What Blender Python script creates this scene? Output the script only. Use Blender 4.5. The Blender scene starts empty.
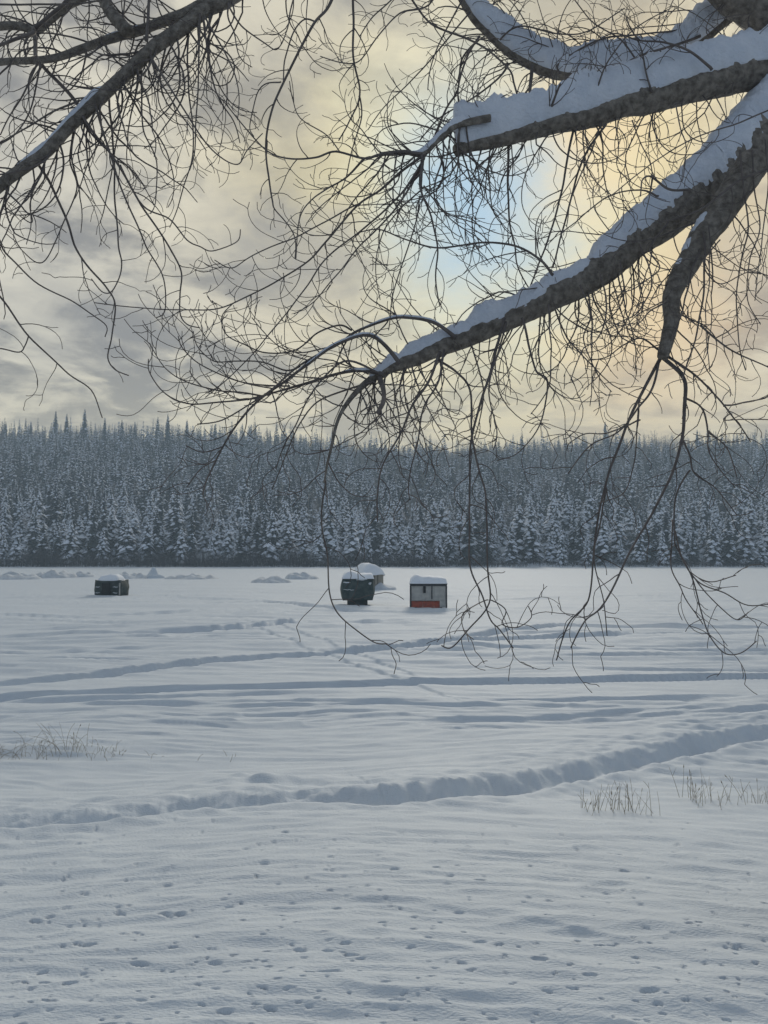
import bpy, math, random
import numpy as np
from mathutils import Vector, noise as mnoise
R = math.radians
random.seed(7); rng = np.random.default_rng(7)
sc = bpy.context.scene
COL = sc.collection

# ------------------------------------------------------------------ camera
F = 770.0; HC = 3.53; PITCH = math.atan(41.4 / F)
cam = bpy.data.cameras.new('camera'); cam.lens = F / 1024 * 36; cam.sensor_width = 36
cam.clip_start = 0.05; cam.clip_end = 6000
co = bpy.data.objects.new('camera', cam); COL.objects.link(co)
co.location = (0, 0, HC); co.rotation_euler = (R(90) + PITCH, 0, 0); sc.camera = co
CP, SP = math.cos(PITCH), math.sin(PITCH)

def ray(px, py):
    x = (px - 384) / F; u = -(py - 512) / F
    return Vector((x, CP - u * SP, SP + u * CP))
def at(px, py, Y):
    r = ray(px, py); k = Y / r.y
    return Vector((r.x * k, Y, HC + r.z * k))
def bank(d):                                   # shore bank falling to the lake, by distance from the viewer
    t = np.clip((np.asarray(d, float) - 1.5) / 13.0, 0, 1)
    return 1.4 * (1 - t * t * (3 - 2 * t))
def ground(px, py):
    r = ray(px, py); k = 0.0; lo, hi = 0.5, 3000.0
    hl = math.hypot(r.x, r.y)
    for _ in range(60):
        m = (lo + hi) / 2
        if HC + r.z * m > bank(hl * m): lo = m
        else: hi = m
    return Vector((r.x * lo, r.y * lo, HC + r.z * lo))

# ------------------------------------------------------------------ helpers
def tag(o, label=None, cat=None, group=None, kind=None):
    if label: o['label'] = label
    if cat: o['category'] = cat
    if group: o['group'] = group
    if kind: o['kind'] = kind
    return o
def empty(name, loc, rz=0):
    o = bpy.data.objects.new(name, None); COL.objects.link(o)
    o.location = loc; o.rotation_euler = (0, 0, rz); o.empty_display_size = .3
    return o
def np_mesh(name, V, Fq, mats, midx=None, smooth=False):
    V = np.asarray(V, np.float32); Fq = np.asarray(Fq, np.int32)
    me = bpy.data.meshes.new(name); n = Fq.shape[1]
    me.vertices.add(len(V)); me.vertices.foreach_set('co', V.ravel())
    me.loops.add(Fq.size); me.loops.foreach_set('vertex_index', Fq.ravel())
    me.polygons.add(len(Fq)); me.polygons.foreach_set('loop_start', np.arange(0, Fq.size, n, dtype=np.int32))
    for m in mats: me.materials.append(m)
    if midx is not None: me.polygons.foreach_set('material_index', np.asarray(midx, np.int32))
    if smooth: me.polygons.foreach_set('use_smooth', np.ones(len(Fq), bool))
    me.update(calc_edges=True); me.validate()
    return me
def link(name, me, parent=None):
    o = bpy.data.objects.new(name, me); COL.objects.link(o)
    if parent is not None: o.parent = parent
    return o

class MB:
    def __init__(s): s.v = []; s.f = []
    def tube(s, P, rad, n=5, cap=True):
        m = len(P)
        if m < 2: return
        b = len(s.v); prev = None
        for i, p in enumerate(P):
            t = (P[min(i + 1, m - 1)] - P[max(i - 1, 0)])
            if t.length < 1e-9: t = Vector((0, 0, 1))
            t.normalize()
            if prev is None:
                a = Vector((0, 1, 0)) if abs(t.y) < .8 else Vector((1, 0, 0))
                u = t.cross(a).normalized()
            else:
                u = (prev - t * prev.dot(t))
                u = u.normalized() if u.length > 1e-6 else t.orthogonal().normalized()
            prev = u; w = t.cross(u); r = rad[i]
            for k in range(n):
                an = 2 * math.pi * k / n
                s.v.append(p + (u * math.cos(an) + w * math.sin(an)) * r)
        for i in range(m - 1):
            for k in range(n):
                k2 = (k + 1) % n
                s.f.append((b + i * n + k, b + i * n + k2, b + (i + 1) * n + k2, b + (i + 1) * n + k))
        if cap:
            s.f.append(tuple(b + k for k in range(n))[::-1])
            s.f.append(tuple(b + (m - 1) * n + k for k in range(n)))
    def box(s, x0, x1, y0, y1, z0, z1):
        b = len(s.v)
        for z in (z0, z1):
            for x, y in ((x0, y0), (x1, y0), (x1, y1), (x0, y1)): s.v.append(Vector((x, y, z)))
        for q in ((3, 2, 1, 0), (4, 5, 6, 7), (0, 1, 5, 4), (1, 2, 6, 5), (2, 3, 7, 6), (3, 0, 4, 7)):
            s.f.append(tuple(b + i for i in q))
    def grid(s, fn, nu, nv, closed=False):
        b = len(s.v)
        for j in range(nv + 1):
            for i in range(nu + (0 if closed else 1)):
                s.v.append(Vector(fn(i / nu, j / nv)))
        W = nu if closed else nu + 1
        for j in range(nv):
            for i in range(nu):
                i2 = (i + 1) % W
                s.f.append((b + j * W + i, b + j * W + i2, b + (j + 1) * W + i2, b + (j + 1) * W + i))
    def build(s, name, mat, parent=None, smooth=False, loc=None, bevel=0):
        me = bpy.data.meshes.new(name)
        me.from_pydata([tuple(v) for v in s.v], [], s.f)
        me.materials.append(mat)
        if smooth: me.polygons.foreach_set('use_smooth', [True] * len(me.polygons))
        me.update()
        o = link(name, me, parent)
        if loc is not None: o.location = loc
        if bevel:
            m = o.modifiers.new('bevel', 'BEVEL'); m.width = bevel; m.segments = 2; m.limit_method = 'ANGLE'
        return o

# numpy gradient noise
_perm = rng.permutation(256); _perm = np.concatenate([_perm, _perm])
_ga = rng.random(256) * 2 * np.pi; _gx, _gy = np.cos(_ga), np.sin(_ga)
def pnoise(x, y):
    xi = np.floor(x).astype(int); yi = np.floor(y).astype(int)
    xf = x - xi; yf = y - yi; xi &= 255; yi &= 255
    u = xf**3 * (xf * (xf * 6 - 15) + 10); v = yf**3 * (yf * (yf * 6 - 15) + 10)
    def g(ix, iy, dx, dy):
        h = _perm[_perm[ix & 255] + (iy & 255)]
        return _gx[h] * dx + _gy[h] * dy
    a = g(xi, yi, xf, yf); b = g(xi + 1, yi, xf - 1, yf)
    c = g(xi, yi + 1, xf, yf - 1); d = g(xi + 1, yi + 1, xf - 1, yf - 1)
    return ((a + u * (b - a)) * (1 - v) + (c + u * (d - c)) * v) * 1.5

# ------------------------------------------------------------------ materials
def mat(name, col, rough=.8, col2=None, scale=6, bump=0, bscale=40, stretch=(1, 1, 1), dist=.01, spec=.3):
    m = bpy.data.materials.new(name); m.use_nodes = True
    nt = m.node_tree; N = nt.nodes; L = nt.links
    b = N['Principled BSDF']; b.inputs['Base Color'].default_value = (*col, 1)
    b.inputs['Roughness'].default_value = rough; b.inputs['Specular IOR Level'].default_value = spec
    tc = N.new('ShaderNodeTexCoord'); mp = N.new('ShaderNodeMapping'); mp.inputs['Scale'].default_value = stretch
    L.new(tc.outputs['Object'], mp.inputs['Vector'])
    if col2:
        n = N.new('ShaderNodeTexNoise'); n.inputs['Scale'].default_value = scale; n.inputs['Detail'].default_value = 5
        L.new(mp.outputs['Vector'], n.inputs['Vector'])
        rp = N.new('ShaderNodeValToRGB'); rp.color_ramp.elements[0].position = .35; rp.color_ramp.elements[1].position = .65
        rp.color_ramp.elements[0].color = (*col, 1); rp.color_ramp.elements[1].color = (*col2, 1)
        L.new(n.outputs['Fac'], rp.inputs['Fac']); L.new(rp.outputs['Color'], b.inputs['Base Color'])
    if bump:
        n2 = N.new('ShaderNodeTexNoise'); n2.inputs['Scale'].default_value = bscale; n2.inputs['Detail'].default_value = 4
        L.new(mp.outputs['Vector'], n2.inputs['Vector'])
        bp = N.new('ShaderNodeBump'); bp.inputs['Strength'].default_value = bump; bp.inputs['Distance'].default_value = dist
        L.new(n2.outputs['Fac'], bp.inputs['Height']); L.new(bp.outputs['Normal'], b.inputs['Normal'])
    return m
M = {
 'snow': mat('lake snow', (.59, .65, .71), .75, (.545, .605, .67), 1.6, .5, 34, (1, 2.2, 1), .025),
 'limbsnow': mat('limb snow', (.64, .68, .76), .8, (.55, .60, .69), 9, .8, 42, (1, 1, 1), .02),
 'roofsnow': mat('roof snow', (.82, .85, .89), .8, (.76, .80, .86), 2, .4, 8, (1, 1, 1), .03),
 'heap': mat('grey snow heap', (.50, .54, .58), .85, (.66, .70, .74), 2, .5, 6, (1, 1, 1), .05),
 'bark': mat('bark', (.12, .108, .095), .9, (.26, .238, .212), 26, .9, 46, (1, 1, 1), .03),
 'twig': mat('twig bark', (.095, .085, .083), .8, (.155, .137, .13), 12),
 'needle': mat('spruce needles', (.018, .032, .040), .9, (.045, .060, .066), .6),
 'crownsnow': mat('crown snow', (.82, .87, .97), .85, (.72, .79, .88), .8),
 'trunk': mat('spruce trunk', (.05, .045, .042), .9, (.08, .072, .066), 3),
 'frosttwig': mat('frosted twigs', (.30, .29, .285), .9, (.15, .14, .135), .5),
 'brush': mat('shore brush', (.034, .032, .036), .9, (.065, .062, .068), .5),
 'weed': mat('dry stalks', (.40, .36, .29), .9, (.22, .19, .16), 8),
 'tent': mat('dark green fabric', (.036, .058, .058), .85, (.085, .11, .108), 4, .4, 5, (1, 1, 1), .03),
 'tent2': mat('black fabric', (.028, .042, .040), .85, (.065, .08, .078), 4, .4, 5, (1, 1, 1), .03),
 'pane': mat('dark pane', (.01, .012, .014), .25),
 'panel': mat('grey sheet metal', (.52, .505, .465), .65, (.38, .375, .36), 3.5),
 'red': mat('faded red boards', (.42, .10, .06), .8, (.26, .075, .055), 5),
 'trim': mat('dark trim', (.06, .062, .066), .75),
 'tarp': mat('beige tarpaulin', (.36, .33, .27), .7, (.28, .255, .21), 2, .3, 4, (1, 1, 1), .04),
 'plank': mat('weathered skid', (.09, .08, .07), .85, (.06, .055, .05), 4),
}

# ------------------------------------------------------------------ world: cloudy dusk-like daylight with a clear gap at the veiled sun
SUN_EL = math.atan((553.4 - 205) / F); SUN_AZ = math.atan((486 - 384) / F)
def world():
    w = bpy.data.worlds.new('World'); sc.world = w; w.use_nodes = True
    nt = w.node_tree; N = nt.nodes; L = nt.links; N.clear()
    out = N.new('ShaderNodeOutputWorld'); bg = N.new('ShaderNodeBackground'); bg.inputs['Strength'].default_value = .1
    L.new(bg.outputs[0], out.inputs[0])
    tc = N.new('ShaderNodeTexCoord'); D = tc.outputs['Generated']
    def mth(op, a, b=None, c=None, clamp=False):
        n = N.new('ShaderNodeMath'); n.operation = op; n.use_clamp = clamp
        for i, v in enumerate((a, b, c)):
            if v is None: continue
            if isinstance(v, (int, float)): n.inputs[i].default_value = v
            else: L.new(v, n.inputs[i])
        return n.outputs[0]
    def mr(v, a, b, c=0., d=1.):
        n = N.new('ShaderNodeMapRange'); n.interpolation_type = 'SMOOTHSTEP'
        L.new(v, n.inputs[0])
        for i, q in enumerate((a, b, c, d)): n.inputs[i + 1].default_value = q
        return n.outputs[0]
    def mix(f, a, b):
        n = N.new('ShaderNodeMix'); n.data_type = 'RGBA'
        for s, v in ((0, f), (6, a), (7, b)):
            if isinstance(v, (int, float)): n.inputs[s].default_value = v
            elif isinstance(v, tuple): n.inputs[s].default_value = (*v, 1)
            else: L.new(v, n.inputs[s])
        return n.outputs[2]
    def nz(vec, scale, detail, rough=.55, dist=0.):
        n = N.new('ShaderNodeTexNoise'); n.inputs['Scale'].default_value = scale; n.inputs['Detail'].default_value = detail
        n.inputs['Roughness'].default_value = rough; n.inputs['Distortion'].default_value = dist
        L.new(vec, n.inputs['Vector']); return n
    sep = N.new('ShaderNodeSeparateXYZ'); L.new(D, sep.inputs[0])
    X, Y, Z = sep.outputs
    zz = mth('ADD', mth('MAXIMUM', Z, 0.), .16)
    cmb = N.new('ShaderNodeCombineXYZ')
    L.new(mth('DIVIDE', X, zz), cmb.inputs[0]); L.new(mth('DIVIDE', Y, zz), cmb.inputs[1])
    P = cmb.outputs[0]
    n1 = nz(P, 1.9, 7, .58, .5); n2 = nz(P, 5.5, 6, .62, .4)
    cl = mth('ADD', mth('MULTIPLY', n1.outputs['Fac'], .72), mth('MULTIPLY', n2.outputs['Fac'], .28))
    cl = mr(cl, .43, .575)
    C = mix(cl, (.31, .297, .275), (.97, .91, .74))
    # warm light near the horizon, ahead
    ahead = mr(Y, -.2, .9)
    hz = mth('MULTIPLY', mr(Z, .26, .09), mth('MULTIPLY', ahead, mr(X, -.75, .05, .8, 1.)))
    hz = mth('MULTIPLY', hz, mth('ADD', .48, mth('MULTIPLY', cl, .48)))
    C = mix(hz, C, (1.12, 1.0, .70))
    def blob(px, py, sharp, warp):
        d = ray(px, py).normalized()
        wv = N.new('ShaderNodeVectorMath'); wv.operation = 'MULTIPLY_ADD'
        L.new(n2.outputs['Color'], wv.inputs[0]); wv.inputs[1].default_value = (warp,) * 3
        sb = N.new('ShaderNodeVectorMath'); sb.operation = 'SUBTRACT'; L.new(D, sb.inputs[0]); sb.inputs[1].default_value = (warp * .5,) * 3
        L.new(sb.outputs[0], wv.inputs[2])
        dt = N.new('ShaderNodeVectorMath'); dt.operation = 'DISTANCE'; L.new(wv.outputs[0], dt.inputs[0]); dt.inputs[1].default_value = tuple(d)
        q = mth('MULTIPLY', mth('MULTIPLY', dt.outputs['Value'], dt.outputs['Value']), -sharp)
        return mth('EXPONENT', q)
    nf = mth('ADD', .30, mth('MULTIPLY', cl, .8))
    C = mix(mth('MULTIPLY', mth('MULTIPLY', blob(520, 215, 9, .10), nf), .85), C, (1.05, .88, .48))
    C = mix(mth('MULTIPLY', blob(350, 185, 80, .14), .8), C, (1.15, .95, .40))
    C = mix(mth('MULTIPLY', blob(640, 290, 60, .12), .85), C, (1.15, .76, .36))
    C = mix(mth('MULTIPLY', blob(618, 195, 100, .1), .8), C, (1.2, 1., .46))
    C = mix(mth('MULTIPLY', blob(500, 300, 60, .12), .6), C, (.95, .90, .56))
    C = mix(mth('MULTIPLY', blob(488, 210, 40, .12), .85), C, (1.15, 1.03, .58))
    C = mix(mth('MULTIPLY', blob(482, 198, 66, .14), 1.), C, (.40, .66, .88))
    C = mix(mth('MULTIPLY', blob(590, 120, 120, .12), .7), C, (1.15, .84, .42))
    for bx, by, sh_, am in ((262, 245, 150, .75), (335, 268, 170, .65), (60, 305, 200, .5), (130, 330, 240, .45), (20, 110, 60, .4), (290, 70, 120, .5), (740, 250, 150, .4)):
        C = mix(mth('MULTIPLY', blob(bx, by, sh_, .16), am), C, (.33, .325, .32))
    # unseen sky overhead and behind, made darker and bluer to deepen shade on snow
    C = mix(mth('MULTIPLY', mr(Z, .50, .85), .8), C, (.36, .385, .42))
    C = mix(mth('MULTIPLY', mr(Y, .25, -.5), .85), C, (.27, .345, .46))
    sky = N.new('ShaderNodeTexSky'); sky.sky_type = 'NISHITA'; sky.sun_disc = False
    sky.sun_elevation = SUN_EL; sky.sun_rotation = SUN_AZ
    vm = N.new('ShaderNodeVectorMath'); vm.operation = 'SCALE'; L.new(C, vm.inputs[0]); vm.inputs['Scale'].default_value = 10.
    fin = mix(.06, vm.outputs[0], sky.outputs[0])
    L.new(fin, bg.inputs['Color'])
    w.cycles.sampling_method = 'MANUAL'; w.cycles.sample_map_resolution = 512
world()
sl = bpy.data.lights.new('sun', 'SUN'); sl.energy = 1.9; sl.angle = R(10); sl.color = (1, .93, .82)
so = bpy.data.objects.new('sun', sl); COL.objects.link(so)
sd = Vector((math.sin(SUN_AZ) * math.cos(SUN_EL), math.cos(SUN_AZ) * math.cos(SUN_EL), math.sin(SUN_EL)))
so.rotation_euler = sd.to_track_quat('Z', 'Y').to_euler(); so.location = (20, 120, 60)

# ------------------------------------------------------------------ snow-covered lake and shore: one sheet
def poly_world(pts): return np.array([ground(*p)[:2] for p in pts])
def resample(P, step):
    P = np.asarray(P); d = np.r_[0, np.cumsum(np.linalg.norm(np.diff(P, axis=0), axis=1))]
    n = max(2, int(d[-1] / step)); t = np.linspace(0, d[-1], n)
    return np.stack([np.interp(t, d, P[:, k]) for k in range(P.shape[1])], 1)
def seg_dist(X, Y, P):
    """signed distance to a polyline (positive on its far side) and the distance run along it"""
    best = np.full(X.shape, 1e9); sgn = np.zeros(X.shape); along = np.zeros(X.shape); acc = 0
    for a, b in zip(P[:-1], P[1:]):
        d = b - a; l = np.hypot(*d)
        if l < 1e-6: continue
        t = np.clip(((X - a[0]) * d[0] + (Y - a[1]) * d[1]) / l**2, 0, 1)
        ex, ey = X - a[0] - t * d[0], Y - a[1] - t * d[1]
        q = np.hypot(ex, ey); m = q < best
        best = np.where(m, q, best); sgn = np.where(m, np.sign(d[0] * ey - d[1] * ex), sgn); along = np.where(m, acc + t * l, along)
        acc += l
    return best * sgn, along, acc
def sstep(a, b, x):
    t = np.clip((x - a) / (b - a), 0, 1); return t * t * (3 - 2 * t)

def make_ground():
    fine = np.arange(-31, 31.001, .105)
    ang = np.r_[np.arange(-180, -31, 3.0), fine, np.arange(34, 180, 3.0)]
    ang = np.radians(np.unique(np.round(ang, 4)))
    # ring distances spaced evenly in apparent height
    py = np.r_[np.arange(1100, 730, -.85), np.arange(730, 566, -.5)]
    ds = []
    for p in py: ds.append(math.hypot(*ground(384, p)[:2]))
    ds = np.array(ds)
    ds = np.r_[np.linspace(.35, ds[0] * .96, 10), ds, 225, 260, 320, 420, 600, 900]
    A, D = np.meshgrid(ang, ds); X = D * np.sin(A); Y = D * np.cos(A)
    dd = np.gradient(ds)[:, None] * np.ones_like(A)          # ring spacing: finer waves than this are left out
    cell = dd * np.abs(np.cos(A)) * .9 + D * .0019
    Z = bank(D)
    def wave(lx, ly, amp, ox, oy, ridged=False):
        n = pnoise(X / lx + ox, Y / ly + oy)
        if ridged: n = 1 - 2 * np.abs(n)
        fade = 1 - sstep(.28, .6, cell / ly)
        return n * amp * fade
    front = np.abs(A) < R(80)
    warp = pnoise(X / 5, Y / 5) * .8
    Ysave = Y; Y = Y + warp + X * .06
    far = .5 + .5 * sstep(8, 13, D) + 1.1 * sstep(14, 40, D)
    Z = Z + wave(26, 9, .07, 3, 9) + (wave(9, 3.2, .06, 17, 5) + wave(7, 1.1, .034, 7, 33, True)) * far + wave(3.2, .62, .026, 41, 3, True) * (1 + .6 * sstep(12, 25, D))
    Z = Z + wave(1.1, .26, .017, 11, 71, True) + wave(.5, .13, .011, 91, 13, True) + wave(.16, .06, .0045, 31, 57)
    # patches of wind crust with sharper little steps
    crust = sstep(.05, .45, pnoise(X / 4 + 60, Y / 2.2 + 8))
    st = pnoise(X / 1.6 + 5, Y / .45 + 2)
    Z = Z + crust * (.012 + .02 * sstep(8, 12, D)) * sstep(-.05, .10, st) * (1 - sstep(.15, .4, cell / .45))
    st2 = pnoise(X / 7 + 15, Y / 1.5 + 22) + .5 * pnoise(X / 2.4 + 5, Y / .7 + 2)
    Z = Z + .05 * sstep(-.02, .09, st2) * sstep(13, 24, D) * (1 - sstep(.5, 1.1, cell / 1.5)) * sstep(-.25, .2, pnoise(X / 12 + 3, Y / 9 + 1))
    Y = Ysave
    calm = np.exp(-((np.where(Y > 5, 553.4 + F * HC / np.maximum(Y, 5), 0) - 684) / 9)**2)   # the ice lies flat along the main track
    Z = Z * (1 - .75 * calm * (D > 15))
    # packed trails across the ice
    def trail(pts, w, depth, lip=.35, wob=.06, crisp=0):
        nonlocal Z
        P = resample(poly_world(pts), 1.5)
        s, al, tot = seg_dist(X, Y, P)
        s = s + pnoise(al / 3.1 + pts[0][0], al * 0) * wob
        k = .85 + .3 * pnoise(al / 6 + pts[0][1], al * 0 + 4)
        end = sstep(0, 4, al) * sstep(0, 4, tot - al)
        depth = depth * 1.1; w = w * .55
        g = np.exp(-(s / w)**6) * (-depth) + (.035 + depth * lip + crisp) * sstep(.6 * w, .95 * w, s) * (1 - sstep(1.2 * w, 6 * w, s))
        Z = Z + g * k * end * (np.abs(s) < 6 * w) * (1 - sstep(.9, 2., cell / (2 * w)))
    trail([(-140, 706), (0, 700), (100, 694), (200, 690), (400, 685), (560, 683), (640, 681), (768, 679), (900, 677)], .27, .15, crisp=.045, wob=.02)
    trail([(-90, 693), (0, 685), (60, 680), (140, 672), (240, 661), (330, 656), (420, 648), (520, 640), (640, 636)], .36, .13, crisp=.05, wob=.03)
    trail([(-40, 641), (60, 637), (150, 633), (220, 630), (260, 627), (340, 620)], .45, .14, crisp=.07)
    trail([(-40, 659), (60, 654), (130, 650), (210, 646)], .4, .09)
    trail([(236, 618), (262, 630), (300, 648), (360, 668), (430, 692), (490, 722)], .3, .014)
    trail([(262, 618), (300, 634), (350, 654), (400, 672), (440, 690)], .3, .014)
    trail([(420, 646), (500, 634), (568, 626), (660, 628), (768, 631), (860, 632)], .4, .13, crisp=.06)
    trail([(540, 640), (640, 636), (700, 634), (800, 634)], .4, .09)
    trail([(480, 600), (570, 597), (680, 596), (790, 600)], .6, .14)
    trail([(180, 605), (260, 602), (340, 611), (420, 613), (520, 607)], .6, .14)
    trail([(60, 617), (150, 613), (240, 609)], .6, .12)
    trail([(150, 713), (250, 712), (330, 714)], .22, .05)
    # many faint old machine tracks crossing the ice
    rr = random.Random(21)
    for k in range(26):
        y0 = rr.uniform(592, 672) if k % 3 else rr.uniform(700, 726); x0 = rr.uniform(-120, 640); ln = rr.uniform(160, 520); sl_ = rr.uniform(-.045, .02)
        dk_ = ground(384, y0).y
        trail([(x0, y0), (x0 + ln * .5, y0 + sl_ * ln * .5 + rr.uniform(-1, 1)), (x0 + ln, y0 + sl_ * ln)], .22 + dk_ * .006, rr.uniform(.04, .085))
    # the drifted edge of a ploughed path: a step with its steep side towards the shore
    Pd = resample(poly_world([(-220, 858), (-80, 843), (0, 835), (100, 828), (200, 813), (300, 806), (384, 807), (484, 797), (584, 780),
                              (620, 772), (672, 761), (724, 749), (768, 743), (860, 727), (960, 706)]), .5)
    s, al, tot = seg_dist(X, Y, Pd)
    xpx = 384 + F * np.where(Y > .5, X / np.maximum(Y, .5), 0)
    s = s + pnoise(al / 2.3, al * 0) * .05 + pnoise(al / .21 + 9, s / .3) * .03 + pnoise(al / .09, s / .12) * .012
    gap = 1 - .6 * np.exp(-((xpx - 300) / 26)**2) ; leftlow = .62 + .38 * sstep(330, 420, xpx)
    Hh = .20 * gap * leftlow * (1 + .3 * pnoise(al / 1.8 + 3, al * 0))
    face = sstep(0, .34, s) * Hh
    back = 1 - sstep(.4, 3.6, s)
    nearlip = .05 * np.exp(-((s + .22) / .16)**2)
    folds = np.exp(-((s - .18) / .2)**2) * (.035 * pnoise(al / .42 - s * 3.2, s / .5 + 3) + .03 * pnoise(al / .13 - s * 6, s / .2) + .016 * pnoise(al / .06, s / .08))
    rub = .03 * np.exp(-((s - .6) / .9)**2) * pnoise(X / .28, Y / .16) + .022 * np.exp(-((s + .5) / .5)**2) * pnoise(X / .3, Y / .11)
    Z = Z + np.where(D < 40, face * back + nearlip + folds + rub - .05 * np.exp(-((s + .02) / .12)**2), 0)
    # lump beside the path
    c = ground(255, 792); q = ((X - c.x) / 1.)**2 + ((Y - c.y - .25) / .38)**2
    Z = Z + .10 * np.exp(-q) * (1 + .4 * pnoise(X / .35, Y / .2))
    # small drift steps in the foreground
    def dstep(pts, h, run=.045, tail=.6):
        nonlocal Z
        P = resample(poly_world(pts), .3); s, al, tot = seg_dist(X, Y, P)
        s = s + pnoise(al / .5 + pts[0][0], al * 0) * .05
        e = sstep(0, .6, al) * sstep(0, .6, tot - al)
        Z = Z + np.where(np.abs(s) < 3, (.32 + .35 * pnoise(al / .6 + 7, al * 0 + pts[0][1])) * h * e * sstep(-run / 2, run / 2, s) * (1 - sstep(.15, tail, s)), 0)
    for pts, h in (([(540, 846), (641, 857), (703, 865), (790, 866)], .06), ([(650, 845), (720, 850), (790, 856)], .05),
                   ([(0, 919), (125, 899), (225, 876), (285, 868)], .035), ([(120, 884), (200, 862), (270, 846), (340, 838)], .035),
                   ([(520, 862), (590, 870), (640, 873)], .05), ([(560, 884), (640, 888), (700, 893)], .045),
                   ([(400, 868), (450, 872), (520, 878)], .04), ([(500, 925), (570, 932), (620, 940)], .03),
                   ([(0, 880), (60, 872), (140, 868)], .03), ([(660, 946), (720, 950), (780, 952)], .04),
                   ([(-20, 1008), (90, 1000), (170, 1003)], .03), ([(300, 1012), (420, 1006), (540, 1014)], .03),
                   ([(20, 905), (90, 898), (150, 884)], .03), ([(590, 1010), (690, 1004), (790, 1014)], .035),
                   ([(420, 980), (500, 974), (560, 976)], .025), ([(180, 950), (260, 944), (330, 940)], .025)):
        dstep(pts, h)
    # footprints and little wind pits
    def pit(px, py, a, b, depth):
        nonlocal Z
        a *= .56; b *= .27; depth *= 1.5
        c = ground(px, py); m = np.abs(Ang_ref - math.atan2(c.x, c.y)) < .06
        th = random.uniform(-.35, .35)
        dx, dy = X - c.x, Y - c.y
        u = dx * math.cos(th) + dy * math.sin(th); v = -dx * math.sin(th) + dy * math.cos(th)
        q = (u / a)**2 + (v / b)**2
        Z = Z - depth * np.exp(-q**2.2) 
    Ang_ref = A
    prs = [(45, 982), (70, 983), (90, 856), (215, 962), (245, 852), (140, 962), (270, 836), (285, 838), (325, 852), (165, 914), (180, 914),
           (50, 920), (35, 923), (350, 956), (310, 975), (330, 973), (600, 945), (612, 945), (540, 965), (590, 980), (690, 930), (700, 929),
           (450, 879), (480, 883), (625, 872), (611, 857), (618, 858), (480, 945), (440, 945), (650, 998), (225, 1010), (270, 1007), (300, 950),
           (345, 947), (120, 915), (90, 945), (280, 917), (395, 874), (436, 871), (620, 873)]
    for p in prs: pit(p[0], p[1], random.uniform(.05, .085), random.uniform(.04, .06), random.uniform(.03, .045))
    for _ in range(720):
        yy = random.uniform(825, 1040); xx = random.uniform(-60, 830)
        k = (1100 - yy) / 275 * .5 + .5
        pit(xx, yy, random.uniform(.02, .075) * k, random.uniform(.02, .045) * k, random.uniform(.008, .026))
    n_a, n_d = len(ang), len(ds)
    V = np.stack([X, Y, Z], -1).reshape(-1, 3)
    i = np.arange(n_d - 1)[:, None] * n_a; j = np.arange(n_a)[None, :]; j2 = (j + 1) % n_a
    Fq = np.stack([i + j, i + n_a + j, i + n_a + j2, i + j2], -1).reshape(-1, 4)[:, ::-1]
    # close the hole under the viewer
    c = len(V); V = np.vstack([V, [0, 0, float(Z[0].mean())]])
    tri = np.stack([np.full(n_a, c), j[0], j2[0], np.full(n_a, c)], -1)
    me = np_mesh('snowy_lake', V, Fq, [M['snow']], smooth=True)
    o = link('snowy_lake', me); tag(o, kind='structure')
    t = np_mesh('snow_underfoot', V[np.r_[0:n_a, c]], np.stack([np.full(n_a, n_a), j2[0], j[0]], -1)[:, ::-1], [M['snow']], smooth=True)
    tag(link('shore_snow', t), kind='structure')
    def gz(x, y):
        a = math.atan2(x, y); d = math.hypot(x, y)
        ia = int(np.argmin(np.abs(ang - a))); idd = int(np.argmin(np.abs(ds - d)))
        return float(Z[idd, ia])
    return gz
gz = make_ground()

# ------------------------------------------------------------------ forested hill
SH = 200.0
def hill_z(x, y):
    x = np.asarray(x, float); y = np.asarray(y, float)
    t = np.clip((y - SH - 3) / 222, 0, 1)
    top = 56 + 4 * pnoise(x / 90 + 4.2, x * 0 + .5) + 6.5 * sstep(-10, -170, x) + 2 * sstep(140, 240, x)
    z = top * (.75 * t + .25 * (t * t * (3 - 2 * t))) + .6 * pnoise(x / 14, y / 14) * np.minimum(1, np.maximum(0, y - SH) / 10)
    return np.where(y < SH + 1, -.15 + .0 * y, z + .15)
def make_hill():
    xs = np.linspace(-880, 880, 221); ys = np.r_[SH - 6, SH - 2, np.arange(SH + 1, 440, 4), 480, 560, 700, 880]
    X, Y = np.meshgrid(xs, ys); Z = hill_z(X, Y); Z = np.where(Y < SH, -.2, Z)
    n = len(xs); V = np.stack([X, Y, Z], -1).reshape(-1, 3)
    i = np.arange(len(ys) - 1)[:, None] * n; j = np.arange(n - 1)[None]
    Fq = np.stack([i + j, i + j + 1, i + n + j + 1, i + n + j], -1).reshape(-1, 4)
    tag(link('hill', np_mesh('hill', V, Fq, [M['snow']], smooth=True)), kind='structure')
make_hill()

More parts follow.
